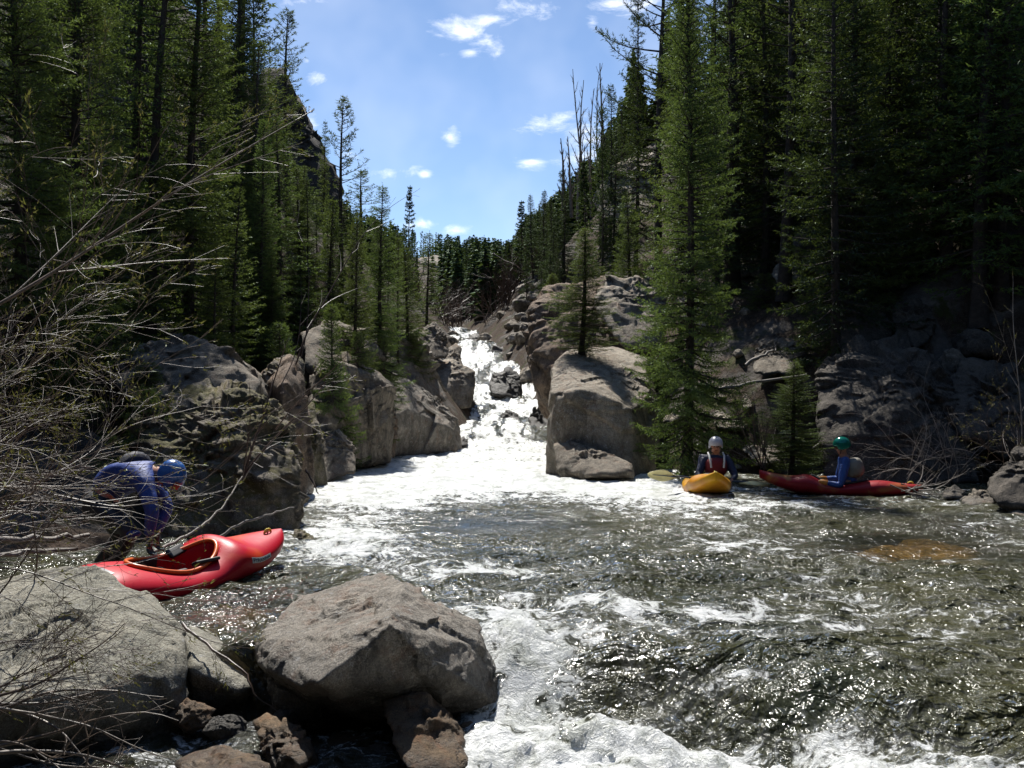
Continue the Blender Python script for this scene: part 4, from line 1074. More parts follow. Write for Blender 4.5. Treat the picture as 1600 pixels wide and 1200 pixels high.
def bush(name, root, stems, label, cat, mat='bark_pale', lvl=2, seed=0, buds=True, group=None, base_r=0.006, sides=4, **kw):
    """stems: list of (start, end) points; each stem bends a little on its way"""
    rr = np.random.RandomState(seed); paths, tips = [], []
    for st in stems:
        a, b = np.array(st[0], float), np.array(st[1], float)
        L = np.linalg.norm(b-a)
        kk_ = dict(kw)
        if len(st) > 3: kk_['curl'] = st[3]; kk_['grav'] = 0.0
        grow(paths, tips, a, (b-a)/L, L, (st[2] if len(st) > 2 else base_r)*(0.7+0.5*rr.rand()), lvl, rr, **kk_)
    t = empty(name, root)
    off = np.array(root)
    tv, tf = tube_mesh(paths, sides)
    obj('stems', mesh_np('stems', tv-off, tf, M[mat]), t)
    if buds:
        b = obj('bud_tufts', buds_mesh([(p-off, d) for p, d in tips], rr), t)  # catkin buds at the tips of leafless stems
    tag(t, label, cat, group)
    return t

rr = np.random.RandomState(31)
def stems_between(n, a_px, a_py, a_Y, b_px, b_py, b_Y, r=None):
    out = []
    for _ in range(n):
        a = at(rr.uniform(*a_px), rr.uniform(*a_py), rr.uniform(*a_Y)); b = at(rr.uniform(*b_px), rr.uniform(*b_py), rr.uniform(*b_Y))
        out.append((a, b)+((r,) if r else ()))
    return out
root = at(-150, 1010, 5.3)
def fan(n, ang, ln, r=0.0052):
    """stems leaving the root; ang in degrees above the horizontal in the picture plane, towards the river"""
    out = []
    for _ in range(n):
        a = math.radians(rr.uniform(*ang)); L = rr.uniform(*ln)
        st = Vector(root)+Vector((rr.uniform(-.5, .1), rr.uniform(-.5, .5), rr.uniform(-.1, .7)))
        out.append((st, st+Vector((math.cos(a)*L, rr.uniform(-.5, .7), math.sin(a)*L)), r))
    return out
bush('bare_willow', root, fan(10, (34, 60), (1.9, 2.9))+fan(9, (56, 86), (2.4, 3.9))+[(at(-100, 530, 5.3), at(508, 200, 6.3), 0.013, 0.03)], 'big leafless willow with pale twigs and one long straight pole arching over the left wood', 'shrub', seed=1, nsub=9, curl=0.30, sub=0.42)
bush('bare_willow', root+Vector((-.3, .9, 0)), [(a+Vector((0, .9, 0)), b+Vector((-.1, 1.2, .0)), r) for a, b, r in fan(10, (22, 62), (1.8, 2.7))], 'leafless willow with brown twigs and yellowish catkins behind the big pale one', 'shrub', mat='bark_brown', seed=2, nsub=9, curl=0.35, sub=0.42)
bush('bare_willow', at(-120, 900, 5.8), stems_between(11, (-120, -20), (690, 860), (5.2, 6.2), (110, 290), (690, 800), (5.6, 6.6), 0.006), 'low tangle of pale bare twigs across the back of the crouching kayaker', 'shrub', seed=3, nsub=6, curl=0.22, buds=False, sub=0.30, lvl=1)
bush('bare_willow', at(-140, 980, 6.6), stems_between(12, (-160, -20), (760, 960), (6.2, 7.4), (0, 170), (480, 840), (6.6, 8.0), 0.007), 'dark tangle of bare stems over the shadowed water behind the pale boulder', 'shrub', mat='bark_brown', seed=4, nsub=7, curl=0.35, buds=False, sub=0.4)
bush('bare_shrub', at(-80, 1180, 4.6), stems_between(9, (-60, 0), (1080, 1200), (4.3, 4.8), (150, 330), (1080, 1200), (4.5, 5.0), 0.009)+stems_between(3, (60, 120), (1260, 1300), (4.2, 4.5), (150, 320), (1100, 1180), (4.5, 4.9), 0.007),
     'curving pale bare branches at the bottom left in front of the boulder', 'shrub', seed=5, nsub=4, curl=0.5, buds=False, sub=0.35)
bush('bare_shrub', at(-80, 1100, 4.8), stems_between(9, (-60, 20), (1000, 1140), (4.6, 5.0), (90, 260), (900, 1080), (4.8, 5.2), 0.0035), 'fine brown twigs spread over the face of the pale boulder', 'shrub', mat='bark_brown', seed=6, nsub=7, curl=0.5, buds=False, sub=0.45)
bp = at(378, 752, 10.4)
bush('bare_sapling', bp, [(bp, at(470, 555, 10.6), .022), (at(462, 570, 10.6), at(600, 225, 11.2), .009), (bp, at(452, 520, 10.8), .016), (at(440, 600, 10.7), at(520, 450, 11.3), .008), (bp, at(400, 600, 10.2), .010), (at(430, 672, 10.3), at(545, 515, 10.1), .009),
     (at(415, 650, 10.4), at(520, 590, 10.6), .006), (at(390, 720, 10.4), at(470, 760, 10.2), .006), (at(470, 560, 10.6), at(560, 280, 11.4), .007)], 'leaning leafless sapling rooted in moss on the craggy boulder', 'sapling', mat='bark_brown', lvl=1, seed=7, nsub=6, curl=0.12, buds=False, sub=0.28)
bush('bare_shrub', at(1195, 735, 17.4), stems_between(13, (1185, 1210), (728, 736), (17.2, 17.6), (1105, 1260), (590, 680), (16.8, 18.0), .010), 'many stemmed leafless bush fanning out between the two seated kayakers', 'shrub', mat='bark_brown', seed=8, lvl=1, nsub=6, curl=0.12, buds=True)
bush('bare_shrub', at(1440, 752, 16.4), stems_between(16, (1400, 1500), (740, 760), (16.0, 16.8), (1350, 1580), (570, 700), (15.4, 16.8), .008), 'tangled grey leafless bush in front of the huge shaded boulder', 'shrub', mat='bark_grey', seed=9, lvl=2, nsub=6, curl=0.35, buds=False)
bush('bare_shrub', at(1560, 720, 14.4), stems_between(12, (1540, 1620), (720, 760), (14.0, 14.8), (1480, 1640), (500, 680), (13.8, 15), .007), 'leafless bush with a few buds above the stacked shore rock', 'shrub', mat='bark_brown', seed=10, lvl=2, nsub=6, curl=0.3)
bush('birch_sapling', at(1598, 745, 14.6), [(at(1598, 745, 14.6), at(1580, 420, 14.8), .020), (at(1592, 600, 14.7), at(1530, 430, 14.4), .006)], 'thin pale trunked sapling at the right picture edge', 'sapling', mat='bark_grey', seed=11, lvl=1, nsub=6, curl=0.05, sub=0.2)
bush('driftwood', at(1440, 762, 15.4), stems_between(16, (1390, 1440), (752, 772), (15.0, 15.8), (1460, 1530), (735, 790), (14.6, 15.6), .012), 'pile of bleached sticks stranded at the stern of the dark red kayak', 'driftwood', mat='bark_grey', seed=12, lvl=1, nsub=3, curl=0.5, buds=False)

def log(pts, r, label, mat='bark_grey', name='fallen_branch', cat='branch', taper=0.6, seed=0, group=None):
    rr_ = np.random.RandomState(seed)
    P = np.array([tuple(at(*p)) for p in pts])
    tt = np.linspace(0, len(P)-1, len(P)*4)
    Q = np.stack([np.interp(tt, np.arange(len(P)), P[:, k]) for k in range(3)], -1)+rr_.normal(size=(len(tt), 3))*r*0.35
    v, f = tube_mesh([(Q, r*(1-taper*np.linspace(0, 1, len(Q))))], 7)
    o_ = Q[0]
    o = obj(name, mesh_np(name, v-o_, f, M[mat])); o.location = o_
    tag(o, label, cat, group)
log([(238, 862, 8.9), (290, 838, 9.3), (325, 815, 9.6), (352, 788, 9.9), (378, 745, 10.3)], .016, 'bent bare branch rising from the kayak cockpit to the sapling root', seed=1)
log([(330, 845, 9.8), (385, 815, 10.0), (425, 802, 10.1), (460, 793, 10.2)], .016, 'pale stick lying along the foot of the mossy boulder above the kayak bow', seed=2)
log([(284, 975, 6.3), (330, 1012, 6.1), (384, 1050, 5.9), (398, 1085, 5.85), (440, 1118, 5.8)], .011, 'crooked stick leaning across the flat slab into the cascade', 'bark_brown', seed=3, taper=.75)
log([(-40, 846, 8.2), (60, 842, 8.6), (145, 838, 9.0)], .035, 'dead log lying in shadow left of the crouching kayaker', seed=4, name='fallen_log', cat='log', taper=.3)
log([(-40, 872, 7.9), (50, 862, 8.2), (120, 858, 8.6)], .022, 'thinner dead log lying just in front of the other one', seed=5, name='fallen_log', cat='log', taper=.3)
log([(478, 735, 15.0), (488, 752, 14.9), (497, 772, 14.8)], .018, 'short dark snag sticking out of the foam by the dark rock fin', 'bark_brown', seed=6)
for k_, (p_, lb) in enumerate([([(1092, 384, 30), (1112, 370, 30), (1130, 360, 30.2)], 'short bleached log leaning on the blocky outcrop'), ([(1162, 572, 20.5), (1190, 556, 20.6), (1215, 545, 20.8)], 'grey fallen log in the brush above the many stemmed bush'),
        ([(1110, 610, 19.2), (1170, 600, 19.4), (1260, 585, 19.6)], 'long thin fallen pole lying across the lower right slope'), ([(1270, 700, 18), (1330, 655, 18.2)], 'thin dead stick against the face of the huge shaded boulder')]):
    log(p_, .045 if k_ < 3 else .02, lb, seed=20+k_, name='fallen_log', cat='log')

# leafless aspens on the right skyline
for i, (px, top, bot, Y, hw) in enumerate([(903, 128, 345, 47, 16), (915, 112, 345, 48, 14), (924, 140, 340, 49, 13), (934, 118, 330, 48, 15), (947, 105, 320, 47, 16), (880, 218, 330, 50, 12), (893, 215, 340, 49, 11)]):
    b0 = at(px, bot, Y); b1 = at(px+(4 if i % 2 else -4), top, Y)
    bush('bare_aspen', b0, [(b0, b1, .085)], ['leftmost tall leafless aspen of the skyline row', 'second tall leafless aspen of the skyline row', 'shorter leafless aspen in the middle of the skyline row', 'leafless aspen next to the ragged thin pine',
         'tallest leafless aspen nearest the dark wood', 'low leafless aspen over the pointed spruce', 'low leafless aspen left of the skyline row'][i], 'tree', mat='aspen', seed=40+i, lvl=2, nsub=14, curl=0.03, grav=0.06, spread=0.55, sub=0.22, buds=False, group='leafless aspens on the skyline', sides=4)
# reddish brush at the head of the rapid
for i in range(22):
    px = rs.uniform(640, 850); Y = rs.uniform(56, 74)
    x, y, z = on_slope(px, Y)
    if XL(y)-0.3 < x < XR(y)+0.3: x = float(XR(y))+rs.uniform(.5, 4) if rs.rand() < .7 else float(XL(y))-1
    st = [((x+rs.normal()*.3, y+rs.normal()*.3, z-.1), (x+rs.normal()*1.0, y+rs.normal()*.8, z+rs.uniform(2.0, 3.4)), .035) for _ in range(9)]
    bush('red_willow', (x, y, z), st, 'reddish leafless brush at the head of the rapid', 'shrub', mat='bark_brown', seed=60+i, lvl=1, nsub=9, curl=.12, buds=False, group='reddish brush at the head of the rapid', sides=3)

# green undergrowth
PR['juniper'] = conifer_proto(21, 1.0, 1.1, 'spruce', 0, 0.02, 'juniper')
for i, (px, py, hw, hp, lb) in enumerate([(1195, 478, 48, 42, 'round bright juniper on the bare right slope'), (1262, 560, 40, 60, 'juniper beside the grey rock in the brush'), (1150, 690, 30, 30, 'low juniper behind the paddle'),
        (1010, 560, 30, 40, 'juniper peeking out left of the main spruce'), (890, 490, 45, 26, 'low juniper spreading on top of the brown cliff block'), (455, 480, 50, 50, 'juniper on the left slope under the slim pine'),
        (350, 500, 60, 40, 'juniper patch above the broad sunlit boulder'), (560, 570, 36, 40, 'juniper clinging to the sloping rock wall'), (230, 700, 60, 40, 'low juniper over the back of the crouching kayaker'),
        (640, 545, 26, 30, 'juniper on the reddish outcrop'), (520, 620, 28, 30, 'small juniper in a crack of the sloping rock wall'), (600, 575, 30, 36, 'juniper at the foot of the slender trunked spruce')]):
    Y = hit(px, py, 12.0) or 20
    if i in (8,): Y = 12.0
    base = None if i not in (4, 7, 8, 10, 11) else py+8
    Y = {4: 26.5, 7: 21.0, 10: 19.0, 11: 23.5}.get(i, Y)
    T('juniper', px, Y, py-hp, hw, lb, 'junipers on the banks', 'bush', base=base, name='juniper_bush')

# ------------------------------------------------------------------ kayaks
def plastic(name, c1, c2, lo=0.45, hi=0.62, rough=0.28):
    m, N, out = material(name)
    O = N.new('ShaderNodeTexCoord').outputs['Object']
    n = N.noise(O, 2.2, 3, 0.5, 0.6)
    c = N.mix(N.ramp(n, [(lo, 0.0), (hi, 1.0)]), c1, c2)
    sc = N.noise(N.vmul(O, (4, 40, 40)), 3, 5, 0.7)
    c = N.mix(N.ramp(sc, [(0.60, 0.0), (0.68, 0.35)]), c, tuple(min(1, x*1.2+0.04) for x in c1))
    r = N.math('ADD', rough+0.08, N.math('MULTIPLY', sc, 0.15))
    p = principled(N, out, **{'Base Color': c, 'Roughness': r, 'Normal': N.bump(N.noise(O, 7, 4), 0.25, 0.01)})
    p.inputs['Specular IOR Level'].default_value = 0.22; p.inputs['Coat Weight'].default_value = 0.06; p.inputs['Coat Roughness'].default_value = 0.15
    return m
M['kayak_red'] = plastic('red plastic', (0.50, 0.003, 0.018), (0.55, 0.07, 0.008), 0.60, 0.78)
M['kayak_yellow'] = plastic('yellow plastic', (0.50, 0.25, 0.010), (0.42, 0.17, 0.008))
M['kayak_dark_red'] = plastic('dark red plastic', (0.28, 0.010, 0.016), (0.36, 0.14, 0.04), 0.58, 0.72)
M['rim_orange'] = simple('orange rim', (0.70, 0.13, 0.02), 0.35)
M['black'] = simple('black nylon', (0.012, 0.012, 0.014), 0.6)
M['foam_black'] = simple('black foam', (0.02, 0.02, 0.022), 0.85, bumps=(80, .4, .004))
M['red_inside'] = simple('red hull inside', (0.34, 0.008, 0.012), 0.5)
M['rope_yellow'] = simple('yellow cord', (0.55, 0.42, 0.03), 0.6)
M['decal_pale'] = simple('pale decal', (0.55, 0.55, 0.52), 0.35)
M['decal_grey'] = simple('grey decal', (0.16, 0.17, 0.18), 0.35)
M['blue_jacket'] = simple('blue paddling jacket', (0.010, 0.045, 0.25), 0.6, bumps=(9, .6, .03), var=.25)
M['royal_sleeve'] = simple('blue sleeve', (0.02, 0.075, 0.30), 0.5, bumps=(16, .8, .03), var=.25)
M['navy_jacket'] = simple('navy jacket', (0.010, 0.016, 0.055), 0.6, bumps=(16, .8, .03), var=.3)
M['dark_pants'] = simple('dark trousers', (0.012, 0.013, 0.018), 0.55, bumps=(16, .6, .02))
M['skin'] = simple('skin', (0.36, 0.17, 0.11), 0.5)
M['helmet_blue'] = simple('blue helmet shell', (0.02, 0.10, 0.34), 0.22)
M['helmet_white'] = simple('white helmet shell', (0.42, 0.42, 0.46), 0.35)
M['helmet_green'] = simple('teal green helmet shell', (0.005, 0.17, 0.12), 0.15, metal=0.35)
M['vest_grey'] = simple('grey beige life vest', (0.22, 0.20, 0.165), 0.75, bumps=(10, .6, .03), var=.15)
M['vest_red'] = simple('red life vest', (0.15, 0.009, 0.014), 0.75, bumps=(10, .6, .03))
M['vest_dark'] = simple('dark life vest', (0.012, 0.014, 0.03), 0.7, bumps=(10, .6, .03))
M['white_trim'] = simple('white trim', (0.6, 0.6, 0.58), 0.6)
M['orange_glove'] = simple('orange glove', (0.62, 0.22, 0.02), 0.5, var=.3)
M['paddle_blade'] = simple('cream yellow blade', (0.80, 0.74, 0.38), 0.35, var=.12)
M['paddle_shaft'] = simple('dark paddle shaft', (0.03, 0.045, 0.07), 0.35)
M['teal_glove'] = simple('teal neoprene glove', (0.005, 0.035, 0.04), 0.6)
M['hair'] = simple('dark hair', (0.02, 0.012, 0.008), 0.6)
M['eye'] = simple('eye', (0.01, 0.008, 0.008), 0.2)
M['lip'] = simple('lips', (0.22, 0.07, 0.06), 0.5)

def sgnpow(v, p): return np.sign(v)*np.abs(v)**p
def kayak(name, L, Wd, mat, rim, inside, label, cockpit=True, open_=True, bow_up=0.04, hump=0.075, group=None):
    """local axes: +x bow, z up, z=0 keel at the middle"""
    def surf(t, ph):
        t = np.asarray(t, float); ph = np.asarray(ph, float)
        a = np.abs(t)
        w = Wd/2*np.clip(1-a**2.5, 0, 1)**0.62+0.012
        zk = 0.0+0.16*a**3.0+np.where(t > 0, bow_up, 0.02)*a**2
        zd = 0.265+np.where(t > 0, bow_up+0.02, -0.005)*a**2+hump*np.exp(-((t-0.40)/0.13)**2)+0.035*np.exp(-((t+0.50)/0.2)**2)-0.05*np.exp(-((t-0.02)/0.22)**2)
        zg = zk+(zd-zk)*0.55
        c, s = np.cos(ph), np.sin(ph)
        y = w*sgnpow(c, 0.72)
        z = np.where(s > 0, zg+(zd-zg)*np.abs(s)**1.15, zg-(zg-zk)*np.abs(s)**0.62)
        # crease running along the deck edge
        return np.stack([t*L/2+0*z, y, z], -1)
    nt, npn = 150, 112
    t = np.sin(np.linspace(-np.pi/2, np.pi/2, nt)); ph = np.linspace(0, 2*np.pi, npn, endpoint=False)
    TT, PP = np.meshgrid(t, ph, indexing='ij')
    P = surf(TT, PP)
    cx, ca, cb = 0.0*L, 0.43, 0.22
    if not cockpit: ca = 0
    e = ((P[..., 0]-cx)/max(ca, 1e-3))**2+(np.abs(P[..., 1])/cb)**2 if cockpit else np.full(P.shape[:2], 9.)
    top = np.sin(PP) > 0.05
    well = top*smooth(1.0, 0.80, np.sqrt(e))
    zk_in = 0.05+0.2*np.abs(TT)**3
    if open_ and cockpit:
        P[..., 2] = P[..., 2]*(1-well)+zk_in*well
    V_ = P.reshape(-1, 3)
    i = np.arange(nt-1)[:, None]*npn; j = np.arange(npn)[None, :]; jn = (j+1) % npn
    Fq = np.stack([i+j, i+jn, i+npn+jn, i+npn+j], -1).reshape(-1, 4)
    caps = [np.arange(npn)[::-1][None, :], (np.arange(npn)+(nt-1)*npn)[None, :]]
    root = empty(name)
    me = mesh_np('hull', V_, [Fq]+caps, M[mat]); me.materials.append(M[inside])
    inside_v = (well.reshape(-1) > 0.3)
    mi = np.zeros(len(Fq)+2, dtype=np.int32); mi[:len(Fq)] = inside_v[Fq].all(1)
    me.polygons.foreach_set('material_index', mi)
    hull = obj('hull', me, root)
    def deck(x, y):
        """point on the deck above (x, y)"""
        tt = x/(L/2); w = Wd/2*(1-abs(tt)**2.5)**0.62+0.012
        c = np.sign(y)*min(1, abs(y)/w)**(1/0.72); 
        return surf(tt, math.acos(c))
    if cockpit:
        a = np.linspace(0, 2*np.pi, 49)
        ring = np.array([deck(cx+ca*math.cos(q)*0.985, cb*math.sin(q)*0.985) for q in a])+np.array([0, 0, 0.014])
        v, f = tube_mesh([(ring, np.full(len(ring), 0.017))], 8)
        obj('cockpit_rim', mesh_np('cockpit_rim', v, f, M[rim]), root)
    # grab loops
    for tx in (0.86, -0.86):
        c = deck(tx*L/2, 0)
        a = np.linspace(0, np.pi, 12)
        v, f = tube_mesh([(np.stack([c[0]+0.045*np.cos(a), np.full(12, 0.0), c[2]+0.04*np.sin(a)], -1), np.full(12, 0.008)), (np.stack([c[0]+0.04*np.cos(a)+.01, 0.02*np.sin(2*a)+.012, c[2]+0.028*np.sin(a)], -1), np.full(12, 0.007))], 6)
        obj('grab_loop', mesh_np('grab_loop', v, f, M['rope_yellow']), root)
    tag(root, label, 'kayak', group)
    return root, surf, deck

def box_mesh(name, sx, sy, sz, mat, bev=0.02, seg=3):
    bm = bmesh.new(); bmesh.ops.create_cube(bm, size=1.0)
    for v in bm.verts: v.co = Vector((v.co.x*sx, v.co.y*sy, v.co.z*sz))
    bmesh.ops.bevel(bm, geom=bm.edges[:], offset=bev, segments=seg, affect='EDGES', profile=0.6)
    me = bpy.data.meshes.new(name); bm.to_mesh(me); bm.free()
    for p in me.polygons: p.use_smooth = True
    me.materials.append(mat); return me

def text_mesh(txt):
    cu = bpy.data.curves.new('lettering', 'FONT'); cu.body = txt; cu.resolution_u = 3; cu.offset = 0.012
    o = bpy.data.objects.new('lettering', cu); COL.objects.link(o)
    bpy.context.view_layer.update()
    me = bpy.data.meshes.new_from_object(o.evaluated_get(bpy.context.evaluated_depsgraph_get()))
    bpy.data.objects.remove(o)
    v = np.array([q.co[:] for q in me.vertices]); f = [list(p.vertices) for p in me.polygons]
    v[:, :2] -= v[:, :2].min(0); v[:, :2] /= v[:, 0].max()
    return v, f

def side_pt(surf, x0, zrow, L, side=-1):
    pass

# near red kayak: bow far, stern near, rolled towards the river
k1, surf1, deck1 = kayak('kayak', 2.55, 0.68, 'kayak_red', 'rim_orange', 'red_inside', 'bright red kayak with open cockpit pulled against the left bank beside the crouching kayaker', hump=0.085)
st, bw = Vector((-3.36, 6.95, -0.02)), Vector((-2.18, 9.12, 0.03))
k1.location = (st+bw)/2+Vector((0, 0, -0.015))
yaw = math.atan2(bw.y-st.y, bw.x-st.x)
k1.rotation_mode = 'XYZ'
k1.rotation_euler = (math.radians(10), math.radians(-1.5), yaw)
def surface_decal(parent, surf, L, txt, x0, x1, ph0, dph, mat, plate=None, flip=False, off=0.004, name='lettering'):
    """lettering laid on the hull side between stations x0..x1, centred on section angle ph0"""
    if plate:
        g = np.linspace(-0.06, 1.06, 14); h = np.linspace(-0.25, 1.25, 6)
        G, H_ = np.meshgrid(g, h, indexing='ij')
        X_ = x0+(x1-x0)*G; PH = ph0+dph*(H_-0.5)
        S = surf(X_/(L/2), PH); N_ = np.cross(surf(X_/(L/2)+.01, PH)-S, surf(X_/(L/2), PH+.01)-S); N_ /= np.linalg.norm(N_, axis=-1)[..., None]
        sgn = np.sign(np.sum(N_*(S-np.array([0, 0, .15])), -1).mean())
        S2 = S+N_*sgn*off*0.5
        obj('decal', mesh_np('decal', S2.reshape(-1, 3), grid_faces(*G.shape), M[plate]), parent)
    if not txt: return
    v, f = text_mesh(txt)
    asp = v[:, 1].max()
    u = v[:, 0]; w_ = v[:, 1]/asp
    X_ = x0+(x1-x0)*u; PH = ph0+dph*(w_-0.5)
    S = surf(X_/(L/2), PH); N_ = np.cross(surf(X_/(L/2)+.01, PH)-S, surf(X_/(L/2), PH+.01)-S); N_ /= np.linalg.norm(N_, axis=-1)[..., None]
    sgn = np.sign(np.sum(N_*(S-np.array([0, 0, .15])), -1).mean())
    S = S+N_*sgn*off
    me = bpy.data.meshes.new(name); me.from_pydata([tuple(p) for p in S], [], f); me.materials.append(M[mat])
    obj(name, me, parent)
surface_decal(k1, surf1, 2.55, 'PYRANHA', 0.60, 0.86, math.pi-0.20, -0.26, 'black', 'decal_pale')
seat = obj('seat', box_mesh('seat', 0.34, 0.34, 0.10, M['foam_black'], 0.04), k1); seat.location = (-0.14, 0, 0.11)
bb = obj('backband', box_mesh('backband', 0.04, 0.34, 0.12, M['black'], 0.019), k1); bb.location = (-0.31, 0, 0.20); bb.rotation_euler = (0, -0.25, 0)
for sy in (-1, 1):
    hp = obj('hip_pad', box_mesh('hip_pad', 0.20, 0.04, 0.14, M['black'], 0.018), k1); hp.location = (-0.10, sy*0.175, 0.16)
    th = obj('thigh_brace', box_mesh('thigh_brace', 0.22, 0.09, 0.03, M['black'], 0.014), k1); th.location = (0.20, sy*0.17, 0.25); th.rotation_euler = (sy*0.5, -0.1, sy*0.25)
# stickers on the stern deck
for x0, x1, y0, y1, mt in ((-0.98, -0.80, -0.10, 0.06, 'decal_pale'), (-0.84, -0.66, -0.12, 0.05, 'decal_grey')):
    g = np.array([[deck1(x_, y_)+np.array([0, 0, 0.004]) for y_ in np.linspace(y0, y1, 6)] for x_ in np.linspace(x0, x1, 6)])
    obj('sticker', mesh_np('sticker', g.reshape(-1, 3), grid_faces(6, 6), M[mt]), k1)

# yellow kayak, bow to the camera
k2, surf2, deck2 = kayak('kayak', 2.45, 0.68, 'kayak_yellow', 'black', 'black', 'yellow kayak seen bow on under the paddler with the white helmet', open_=False, bow_up=0.10, hump=0.06)
c2 = at(1101, 768, 16.0)
k2.location = (c2.x+.02, 16.05, -0.03); k2.rotation_mode = 'XYZ'
k2.rotation_euler = (math.radians(-2), math.radians(-3.5), math.radians(-94))
v, f = text_mesh('5')
for ch_, (xx, yy, sz_) in {'5': (0.62, 0.035, 0.085)}.items():
    me = bpy.data.meshes.new('lettering')
    pts = [tuple(deck2(xx+0.12-(q[1])*sz_*1.0, yy+ (0.5-q[0])*-sz_)+np.array([0, 0, .006])) for q in v]
    me.from_pydata(pts, [], f); me.materials.append(M['black']); obj('lettering', me, k2)
# triangular dark emblem on the deck
pts = [tuple(deck2(a_, b_)+np.array([0, 0, .006])) for a_, b_ in ((0.74, -0.17), (0.86, -0.13), (0.70, -0.09))]
me = bpy.data.meshes.new('emblem'); me.from_pydata(pts, [], [(0, 1, 2)]); me.materials.append(M['decal_grey']); obj('emblem', me, k2)

# dark red kayak, side on, bow to the left
k3, surf3, deck3 = kayak('kayak', 2.45, 0.66, 'kayak_dark_red', 'black', 'black', 'dark red kayak floating side on under the paddler with the green helmet', open_=False, bow_up=0.10, hump=0.06)
c3 = at(1311, 775, 15.65)
k3.location = (c3.x, 15.65, -0.035); k3.rotation_mode = 'XYZ'
k3.rotation_euler = (math.radians(6), math.radians(-1.5), math.radians(180-14))

# ------------------------------------------------------------------ people
def skin_obj(name, nodes, edges, mat, parent, root=0, sub=2):
    me = bpy.data.meshes.new(name+'_rig')
    me.from_pydata([tuple(n[0]) for n in nodes], edges, [])
    o = bpy.data.objects.new(name+'_rig', me); COL.objects.link(o)
    o.modifiers.new('skin', 'SKIN').use_smooth_shade = True
    sv = me.skin_vertices[0].data
    for i, n in enumerate(nodes):
        r = n[1]; sv[i].radius = (r, r) if isinstance(r, (int, float)) else r
        sv[i].use_root = (i == root)
    ss = o.modifiers.new('sub', 'SUBSURF'); ss.levels = sub; ss.render_levels = sub
    bpy.context.view_layer.update()
    m2 = bpy.data.meshes.new_from_object(o.evaluated_get(bpy.context.evaluated_depsgraph_get()))
    bpy.data.objects.remove(o); m2.name = name
    m2.materials.clear(); m2.materials.append(mat)
    for p in m2.polygons: p.use_smooth = True
    return obj(name, m2, parent)

class Rig:
    def __init__(s): s.n = []; s.e = []
    def add(s, p, r, link=None):
        s.n.append((Vector(p), r)); i = len(s.n)-1
        if link is not None: s.e.append((link, i))
        return i
    def chain(s, pts, link=None):
        for p, r in pts: link = s.add(p, r, link)
        return link
    def hand(s, wrist, d, side, curl, link):
        """palm, four fingers and a thumb; d points along the hand, side towards the thumb, curl towards the palm"""
        d = Vector(d).normalized(); side = Vector(side).normalized(); curl = Vector(curl).normalized()
        palm = s.add(Vector(wrist)+d*0.045, (0.026, 0.020), link)
        for k, (off, ln) in enumerate(((0.030, .072), (0.010, .082), (-0.010, .075), (-0.030, .060))):
            b = Vector(wrist)+d*0.085+side*off
            i = s.add(b, 0.010, palm)
            i = s.add(b+(d*0.75+curl*0.5)*ln*0.45, 0.009, i)
            s.add(b+(d*0.75+curl*0.5)*ln*0.45+(d*0.1+curl)*ln*0.5, 0.0075, i)
        b = Vector(wrist)+d*0.035+side*0.036
        i = s.add(b, 0.012, palm); s.add(b+(d*0.5+side*0.5+curl*0.5)*0.05, 0.0095, i)

def lathe_dome(rx, ry, rz, cut=-0.25, n=40, m=20, brim=0.0):
    """helmet shell: ellipsoid cut off below with a rolled edge; local z up"""
    vs = []; th = np.linspace(0, math.acos(cut), m)
    for a in th:
        for b in np.linspace(0, 2*np.pi, n, endpoint=False):
            vs.append((rx*math.sin(a)*math.cos(b), ry*math.sin(a)*math.sin(b), rz*math.cos(a)))
    a = th[-1]
    for k, sc_ in ((0, 0.93), (1, 0.90)):
        for b in np.linspace(0, 2*np.pi, n, endpoint=False):
            vs.append((rx*math.sin(a)*sc_*math.cos(b), ry*math.sin(a)*sc_*math.sin(b), rz*math.cos(a)+(-0.004 if k == 0 else 0.03)))
    V_ = np.array(vs); i = np.arange(m+1)[:, None]*n; j = np.arange(n)[None, :]; jn = (j+1) % n
    return V_, np.stack([i+j, i+n+j, i+n+jn, i+jn], -1).reshape(-1, 4)

def place(o, origin, up, fwd):
    """orient local z to up, local x to fwd"""
    up = Vector(up).normalized(); fwd = Vector(fwd); fwd = (fwd-up*fwd.dot(up)).normalized(); lf = up.cross(fwd)
    o.matrix_local = Matrix.Translation(origin) @ Matrix((fwd, lf, up)).transposed().to_4x4()

def head_parts(t, c, up, fwd, shell, ear=True, strap='black'):
    """helmet, strap and the face on a head centred at c"""
    c = Vector(c); up = Vector(up).normalized(); fwd = Vector(fwd); fwd = (fwd-up*fwd.dot(up)).normalized(); lf = up.cross(fwd)
    V_, F_ = lathe_dome(0.138, 0.116, 0.125, cut=-0.18)
    # ear pieces come lower at the sides
    low = V_[:, 2] < 0.02
    V_[:, 2] -= low*np.abs(V_[:, 1]/0.116)**2*0.055*(V_[:, 0] < 0.07)
    h = obj('helmet', mesh_np('helmet', V_, F_, M[shell]), t); place(h, c+up*0.035, up, fwd)
    # chin strap
    a = np.linspace(-1.9, 1.9, 20)
    P = np.array([tuple(c+lf*(0.098*math.sin(q))+up*(-0.035-0.085*math.cos(q/1.25))+fwd*(0.025+0.02*math.cos(q))) for q in a])
    v, f = tube_mesh([(P, np.full(20, 0.006))], 6); obj('chin_strap', mesh_np('chin_strap', v, f, M[strap]), t)
    for sg in (-1, 1):
        e = obj('eye', box_mesh('eye', 0.012, 0.026, 0.011, M['eye'], 0.005), t); place(e, c+fwd*0.096+lf*sg*0.033+up*0.0, up, fwd)
    l = obj('mouth', box_mesh('mouth', 0.010, 0.045, 0.012, M['lip'], 0.005), t); place(l, c+fwd*0.092-up*0.068, up, fwd)

